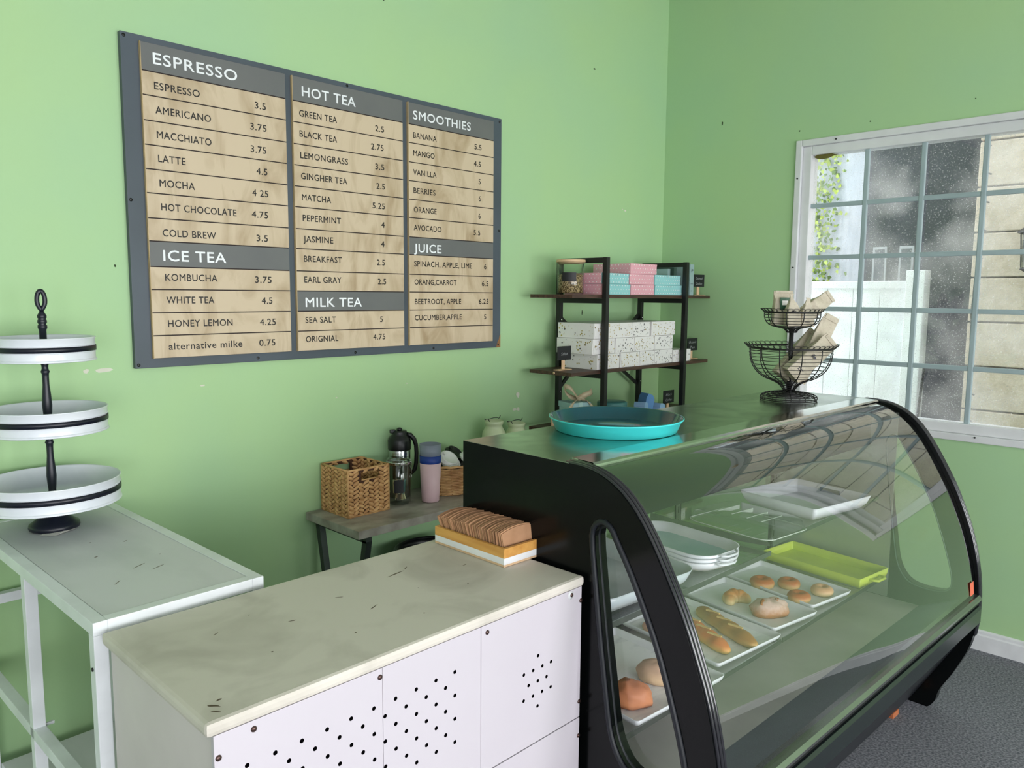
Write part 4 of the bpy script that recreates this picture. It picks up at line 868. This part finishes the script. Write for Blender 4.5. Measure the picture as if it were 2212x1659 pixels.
tray('serving_tray', 'white tray holding the croissant and dusted loaf', 1.040, .325, ZL, .245, .40, .020, TRAYW, None, r=.014, rot=math.radians(-8), wave=.008)
tray('serving_tray', 'white tray with four ring doughnuts on the lower shelf', 1.315, .325, ZL, .245, .40, .020, TRAYW, None, r=.014, rot=math.radians(-8), wave=.008)
yt = tray('lime_tray', 'empty lime-green tray with a loop handle on the lower shelf', 1.625, .335, ZL, .215, .42, .036, YELG, None, r=.004, flare=.006, rot=math.radians(-6))
mb = MB(); pts = [(-.035, -.207, .020), (-.035, -.225, .020), (-.025, -.238, .020), (.025, -.238, .020), (.035, -.225, .020), (.035, -.207, .020)]
mb.tube(pts, .005, 8); mb.build('loop_handle', YELG, yt)
# upper shelf
ZU = .8005
gt = tray('deep_tray', 'large pale grey deep tray with oval handle slot on the upper shelf', .245, .300, ZU, .385, .46-.06, .050, GREYT, None, r=.05, flare=.03, rot=math.radians(-4))
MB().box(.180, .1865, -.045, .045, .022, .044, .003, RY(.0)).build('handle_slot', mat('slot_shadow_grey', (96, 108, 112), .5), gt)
for i in range(3):
    zt = ZU+.010*i
    t_ = tray('oval_tray', ['bottom pale melamine tray of the stack on the upper shelf', 'middle pale melamine tray of the stack on the upper shelf', 'top melamine tray of the stack with pale aqua inside'][i], .610+.004*i, .316+.003*(1-i), zt, .215, .36, .030, TRAYW, AQUAM if i == 2 else None, r=.07, flare=.022, rot=math.radians(-7-2*(1-i)))
    mb = MB(); mb.tube([(-.04, -.178, .029), (-.035, -.192, .027), (-.02, -.199, .026), (.02, -.199, .026), (.035, -.192, .027), (.04, -.178, .029)], .0035, 8); mb.build('loop_handle', TRAYW, t_)
    mb = MB(); mb.tube([(-.04, .178, .029), (-.035, .192, .027), (-.02, .199, .026), (.02, .199, .026), (.035, .192, .027), (.04, .178, .029)], .0035, 8); mb.build('loop_handle', TRAYW, t_)
cb = thing('clear_cover', 'clear ribbed plastic cover lying on the right upper shelf', 'cover', CP(.975, .345, .8295), CA-.10)
mb = MB(); R0 = [[(p[0], p[1], z) for p in rrect(.40-2*k, .33-2*k, .06-k*.3, 6)] for k, z in ((0, 0), (.002, .008), (.012, .030), (.02, .034))]; R0 = [[(x*.62, y, z) for x, y, z in r] for r in R0]
loft(mb, R0, cap0=False); mb.build('cover_shell', CLEARP, cb)
CLR = mat('clear_edge', (206, 216, 206), .25)
mb = MB(); mb.tube([(p[0]*.62, p[1], .001) for p in rrect(.40, .33, .06, 6)], .0018, 6, True); mb.build('cover_rim', CLR, cb)
for k in (-.085, -.03, .03, .085): MB().bar((-.045, k, .0335), (.075, k, .0335), .003, .002).build('rib', CLR, cb)
wt = tray('handled_tray', 'white rectangular tray with slotted handle ends at the right of the upper shelf', 1.345, .372, .8295, .350, .325, .048, TRAYW, None, r=.014, flare=.028, rot=math.radians(-9))
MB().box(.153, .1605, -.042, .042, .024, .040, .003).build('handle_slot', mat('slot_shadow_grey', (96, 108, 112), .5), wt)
# ------------------------------------------------------------------ baked goods
def crust(name, top, side, nscale=30, dust=None):
    if name in MATS: return MATS[name]
    m = bpy.data.materials.new(name); m.use_nodes = True; n = m.node_tree; b = n.nodes['Principled BSDF']; b.inputs['Roughness'].default_value = .55
    g = n.nodes.new('ShaderNodeTexCoord'); sp = n.nodes.new('ShaderNodeSeparateXYZ'); r = n.nodes.new('ShaderNodeValToRGB'); nz_ = n.nodes.new('ShaderNodeTexNoise'); nz_.inputs['Scale'].default_value = nscale; nz_.inputs['Detail'].default_value = 4
    ad = n.nodes.new('ShaderNodeMath'); ad.operation = 'MULTIPLY_ADD'; ad.inputs[1].default_value = .5; n.links.new(g.outputs['Object'], nz_.inputs['Vector']); n.links.new(g.outputs['Generated'], sp.inputs[0])
    n.links.new(nz_.outputs['Fac'], ad.inputs[0]); n.links.new(sp.outputs['Z'], ad.inputs[2]); r.color_ramp.elements[0].position = .42; r.color_ramp.elements[0].color = lin(side); r.color_ramp.elements[1].position = 1.08; r.color_ramp.elements[1].color = lin(top)
    n.links.new(ad.outputs[0], r.inputs['Fac']); n.links.new(r.outputs['Color'], b.inputs['Base Color'])
    bp = n.nodes.new('ShaderNodeBump'); bp.inputs['Strength'].default_value = .4; bp.inputs['Distance'].default_value = .002; n.links.new(nz_.outputs['Fac'], bp.inputs['Height']); n.links.new(bp.outputs['Normal'], b.inputs['Normal'])
    MATS[name] = m; return m
DN = crust('doughnut_crust', (184, 98, 46), (234, 196, 136)); DN2 = crust('pale_doughnut', (214, 164, 122), (234, 206, 156)); BG = crust('baguette_crust', (176, 124, 62), (216, 184, 118), 12); BG2 = crust('golden_baguette', (222, 128, 66), (228, 188, 104), 10)
RL = crust('brown_roll', (204, 130, 92), (214, 140, 96), 26); RL2 = crust('dusted_roll', (214, 178, 150), (232, 200, 160), 26); CR = crust('croissant_crust', (206, 138, 72), (240, 216, 160), 40); DL = crust('floured_loaf', (216, 184, 172), (178, 118, 74), 90); PKB = crust('pink_spotted', (224, 168, 150), (222, 190, 160), 14)
def donut(u, s, m, lab, R=.019, r=.0165, rz=0):
    mb = MB(); vs = []; N, K = 28, 14
    for i in range(N):
        a = 2*PI*i/N
        for k in range(K):
            b = 2*PI*k/K; rr = R+r*math.cos(b)*(1.02 if math.cos(b) > 0 else .85); z = r*.95*math.sin(b); z = max(z, -.013); nn = noise.noise(Vector((math.cos(a)*2, math.sin(a)*2, b)))*.0012
            vs.append(((rr+nn)*math.cos(a), (rr+nn)*math.sin(a), z+.013))
    mb.add(vs, [[i*K+k, ((i+1) % N)*K+k, ((i+1) % N)*K+(k+1) % K, i*K+(k+1) % K] for i in range(N) for k in range(K)], None, True)
    o = mb.build('doughnut', m); o.location = CP(u, s, ZL+.0048); o.rotation_euler = (0, 0, rz); tag(o, lab, 'doughnut')
donut(1.240, .272, DN, 'darkest ring doughnut at the back left of the white tray', .0235, .0215)
donut(1.308, .345, DN, 'golden ring doughnut at the back right of the tray', .0215, .0195)
donut(1.210, .432, DN, 'ring doughnut at the front left of the tray', .0215, .0195)
donut(1.330, .462, DN2, 'pale sugared ring doughnut at the front right of the tray', .0205, .0195)
def blob(name, m, lab, cat, u, s, z, dims, rz, fn, seed=0):
    mb = MB(); vs = []; N, K = 26, 18; a_, b_, c_ = dims
    for i in range(K+1):
        th_ = PI*i/K
        for j in range(N):
            ph = 2*PI*j/N; d = Vector((math.sin(th_)*math.cos(ph), math.sin(th_)*math.sin(ph), math.cos(th_)))
            k = 1+fn(d, seed); x, y, zz = d.x*a_*k, d.y*b_*k, d.z*c_*k; vs.append((x, y, max(zz, -c_*.45)+c_*.45))
    mb.add(vs, [[i*N+j, i*N+(j+1) % N, (i+1)*N+(j+1) % N, (i+1)*N+j] for i in range(K) for j in range(N)], None, True)
    bmesh.ops.remove_doubles(mb.b, verts=mb.b.verts[:], dist=1e-5)
    o = mb.build(name, m); o.location = CP(u, s, z); o.rotation_euler = (0, 0, rz); tag(o, lab, cat); return o
nz3 = lambda d, s: .10*noise.noise(d*2.2+Vector((s, 0, 0)))+.05*noise.noise(d*6+Vector((s, 5, 0)))
zt = ZL+.0048
blob('bread_roll', RL, 'terracotta-brown knobbly roll at the front of the left tray', 'bread', .200, .455, zt, (.050, .058, .042), .5, lambda d, s: nz3(d, s)*1.6+.22*max(0, -d.x)*d.z, 3)
blob('bread_roll', RL2, 'pale floured roll right of the terracotta roll', 'bread', .355, .430, zt, (.040, .060, .040), .3, nz3, 8)
blob('bread_roll', RL, 'small orange roll half hidden behind the side window frame', 'bread', .300, .255, zt, (.036, .042, .034), .2, nz3, 12)
ld_ = blob('floured_loaf', DL, 'round floured loaf with two split ears on the white tray', 'bread', 1.020, .420, zt, (.068, .046, .040), -.62, lambda d, s: nz3(d, s)*1.3-.16*math.exp(-((d.x-.05)/.22)**2)*max(0, d.z)**2, 4)
for x, yy_ in ((-.030, -.010), (.030, .004)):
    mb = MB(); mb.lathe([(0, -.006), (.55, -.004), (1, 0), (.6, .0035), (0, .005)], 14, T(x, yy_, .049) @ RZ(.9) @ RX(.35) @ RY(-.25 if x < 0 else .2), sx=.022, sy=.010); mb.build('split_ear', mat('ear_crust', (192, 112, 54), .6), ld_)
def baguette(u0, s0, u1, s1, r, m, lab, nm='baguette', cuts=4):
    p0 = Vector(CP(u0, s0, 0)); p1 = Vector(CP(u1, s1, 0)); L = (p1-p0).length; mb = MB(); vs = []; N, K = 34, 16
    for i in range(N+1):
        t = i/N; prof_ = (1-abs(2*t-1)**5)**.5 if 0 < t < 1 else .05; rr = r*max(prof_, .05)*(1+.07*math.sin(t*PI*2*cuts))
        for k in range(K):
            a = 2*PI*k/K; z = rr*math.sin(a)*.85; yy = rr*math.cos(a)*1.1+.0035*math.sin(t*PI*cuts)*math.sin(a); vs.append((L*(t-.5), yy, max(z, -r*.5)+r*.5))
    mb.add(vs, [[i*K+k, i*K+(k+1) % K, (i+1)*K+(k+1) % K, (i+1)*K+k] for i in range(N) for k in range(K)]+[list(range(K)), [N*K+k for k in range(K)]], None, True)
    o = mb.build(nm, m); c = (p0+p1)/2; o.location = (c.x, c.y, zt); d = p1-p0; o.rotation_euler = (0, 0, math.atan2(d.y, d.x)); tag(o, lab, 'bread'); return o
b1 = baguette(.850, .245, .730, .530, .027, BG, 'long brown baguette on the marble tray')
b2 = baguette(.740, .262, .635, .490, .026, BG2, 'shorter orange-gold baguette beside the long one')
b3 = baguette(.615, .190, .575, .410, .024, PKB, 'pinkish spotted roll half hidden behind the case frame', 'spotted_roll', 2)
for bb, L_ in ((b1, .29), (b2, .24)):
    mb = MB()
    for k in range(3):
        x = -.07+.06*k; mb.bar((x-.022, -.011, .0365), (x+.022, .011, .0365), .007, .004)
    mb.build('score_mark', mat('score_pale', (226, 194, 128), .6), bb)
# croissant
mb = MB(); vs = []; N, K = 40, 14
for i in range(N+1):
    t = i/N; a = math.radians(-115+230*t); rr = .0235*(1-abs(2*t-1)**1.8)**.6+.004; rr *= 1+.13*abs(math.sin(t*PI*5)); cx_, cy__ = .031*math.sin(a), .031*math.cos(a)*1.0
    for k in range(K):
        b = 2*PI*k/K; q = rr*math.cos(b); vs.append((cx_+q*math.sin(a), cy__+q*math.cos(a), max(rr*math.sin(b)*1.05, -.010)+.010))
mb.add(vs, [[i*K+k, i*K+(k+1) % K, (i+1)*K+(k+1) % K, (i+1)*K+k] for i in range(N) for k in range(K)]+[list(range(K)), [N*K+k for k in range(K)]], None, True)
cr_ = mb.build('croissant', CR); cr_.location = CP(1.025, .300, zt); cr_.rotation_euler = (0, 0, -.5); tag(cr_, 'small golden croissant on the white tray', 'croissant')
# ------------------------------------------------------------------ things on top of the case
ZT = 1.1915
rt_ = thing('round_tray', 'large round turquoise tray with deep teal inside on the case top', 'tray', (-2.035, -1.206, ZT))
MB().lathe([(0, 0), (.181, 0), (.185, .002), (.200, .036), (.205, .038), (.2055, .041), (.203, .0415)], 72, close=False).build('outer_shell', TEALO, rt_)
MB().lathe([(.2035, .0418), (.2015, .043), (.198, .0405), (.183, .006), (.178, .004), (0, .004)], 72, close=False).build('inner_lining', TEALI, rt_)
# wire stand
wx0, wy0 = -.972, -1.262
ws = thing('wire_basket_stand', 'two-tier black wire basket stand on the case top', 'basket', (wx0, wy0, ZT))
WR = BLACKM
def circ(r, z, n=48): return [(r*math.cos(2*PI*i/n), r*math.sin(2*PI*i/n), z) for i in range(n)]
mb = MB()
for r, z in ((.106, .003), (.108, .010), (.104, .018), (.096, .023), (.084, .026), (.070, .028), (.055, .030), (.040, .032)): mb.tube(circ(r, z), .0019, 5, True)
for i in range(12):
    a = 2*PI*i/12; mb.tube([(r*math.cos(a), r*math.sin(a), z) for r, z in ((.106, .002), (.109, .010), (.104, .019), (.08, .027), (.05, .031), (.022, .036))], .0019, 5)
mb.build('wire_base', WR, ws)
MB().cyl(.009, .03, .315, 16).build('post', WR, ws)
def bowl(prof, rings, ribs, nm, loops, rr, zr):
    mb = MB()
    def at(t):
        t = t*(len(prof)-1); i = min(int(t), len(prof)-2); f = t-i; return (prof[i][0]*(1-f)+prof[i+1][0]*f, prof[i][1]*(1-f)+prof[i+1][1]*f)
    for k in range(rings): r, z = at(k/(rings-1)); mb.tube(circ(r, z), .0011, 4, True)
    for i in range(ribs):
        a = 2*PI*(i+.35)/ribs; mb.tube([(r*math.cos(a), r*math.sin(a), z) for r, z in prof], .0021, 5)
    mb.build(nm, WR, ws)
    mb = MB()
    mb.tube(circ(rr-.013, zr-.013), .0022, 5, True); mb.tube(circ(rr-.012, zr-.011), .0015, 5, True)
    for i in range(loops):
        a0 = 2*PI*i/loops; pts = []
        for k in range(10):
            b = 2*PI*k/10; da = 1.25*PI/loops*math.cos(b)*1.0; q = .0085*math.sin(b); r = rr-.004+q*.72; z = zr-.004+q*.72; pts.append((r*math.cos(a0+da), r*math.sin(a0+da), z))
        mb.tube(pts, .0012, 4, True)
    mb.build('loop_rim', WR, ws)
bowl(smooth_poly([(.158, .205), (.158, .18), (.152, .15), (.132, .115), (.10, .09), (.06, .075), (.035, .06), (.022, .04), (.014, .032)], 1), 19, 12, 'lower_bowl', 44, .176, .222)
bowl(smooth_poly([(.105, .345), (.105, .328), (.098, .31), (.082, .296), (.055, .289), (.030, .284), (.022, .276), (.018, .268)], 1), 12, 10, 'upper_bowl', 34, .119, .360)
# paper bags
def bag(loc, rot, w_, d, h, lab, seed, fold=True, printed=1, pinch=False):
    b = thing('paper_bag', lab, 'bag', (wx0+loc[0], wy0+loc[1], ZT+loc[2]), rot=rot); rnd = random.Random(seed); rings = []
    lev = [(0, 1, 1), (.02, 1.02, 1.02), (.35, 1.0, 1.0), (.58, .98, .85), (.78, .95, .5), (.95, .92, .14), (1.05, .9, .06)]
    if pinch: lev = [(0, 1, 1), (.02, 1.02, 1.02), (.45, 1.0, 1.0), (.62, .92, .9), (.80, .66, .6), (.95, .36, .25), (1.08, .24, .10), (1.16, .30, .06)]; fold = False
    for k, sx, sy in lev:
        ring_ = []
        for p in rrect(w_*sx, max(.004, d*sy), min(.004, d*sy*.3), 2):
            q = noise.noise(Vector((p[0]*40+seed, p[1]*40, k*6)))*.008; ring_.append((p[0]+q, p[1]+q*(1 if k < .9 else .3), k*h))
        rings.append(ring_)
    mb = MB(); loft(mb, rings, smooth=False); mb.build('bag_body', PAPER, b)
    if fold: MB().box(-w_*.40, w_*.40, -.006, -.001, h*.98, h*1.06, .001).build('folded_top', PAPER, b)
    if printed:
        mb = MB(); mb.box(-.012, -.004, -d*.51-.0012, -d*.51, h*.52, h*.58); mb.box(-.002, .006, -d*.51-.0012, -d*.51, h*.52, h*.56); mb.box(-.012, .012, -d*.51-.001, -d*.51, h*.20, h*.215); mb.box(-.012, .008, -d*.51-.001, -d*.51, h*.16, h*.175); mb.build('print', INK, b)
    return b
vz = math.radians(-40)
bag((-.040, -.020, .294), (.05, -.08, vz), .052, .042, .108, 'tall pinched paper bag at the left of the upper basket', 1, pinch=True)
bag((.008, -.050, .294), (.03, .05, vz), .052, .040, .096, 'pinched paper bag in the middle of the upper basket', 2, pinch=True)
g3 = bag((-.012, .034, .296), (-.04, 0, vz), .080, .036, .128, 'paper bag with a green and white label standing behind the pinched ones', 3, True, 0)
MB().box(-.020, .020, -.0205, -.0185, .060, .108).build('label', mat('green_label', (30, 84, 56), .5), g3); MB().box(-.012, .010, -.0215, -.0203, .078, .096).build('label_print', DOT, g3)
bag((.030, -.010, .318), (.08, .92, vz), .062, .044, .150, 'paper bag lying over the right rim of the upper basket', 4)
bag((-.060, -.030, .105), (.05, .85, vz), .074, .050, .200, 'paper bag leaning right across the lower basket', 5)
bag((-.010, .030, .090), (-.05, .66, vz), .074, .045, .215, 'paper bag behind, sloping to the right in the lower basket', 6)
bag((.010, -.020, .080), (.10, .46, vz), .068, .045, .270, 'tallest paper bag rising steeply from the lower basket', 7)
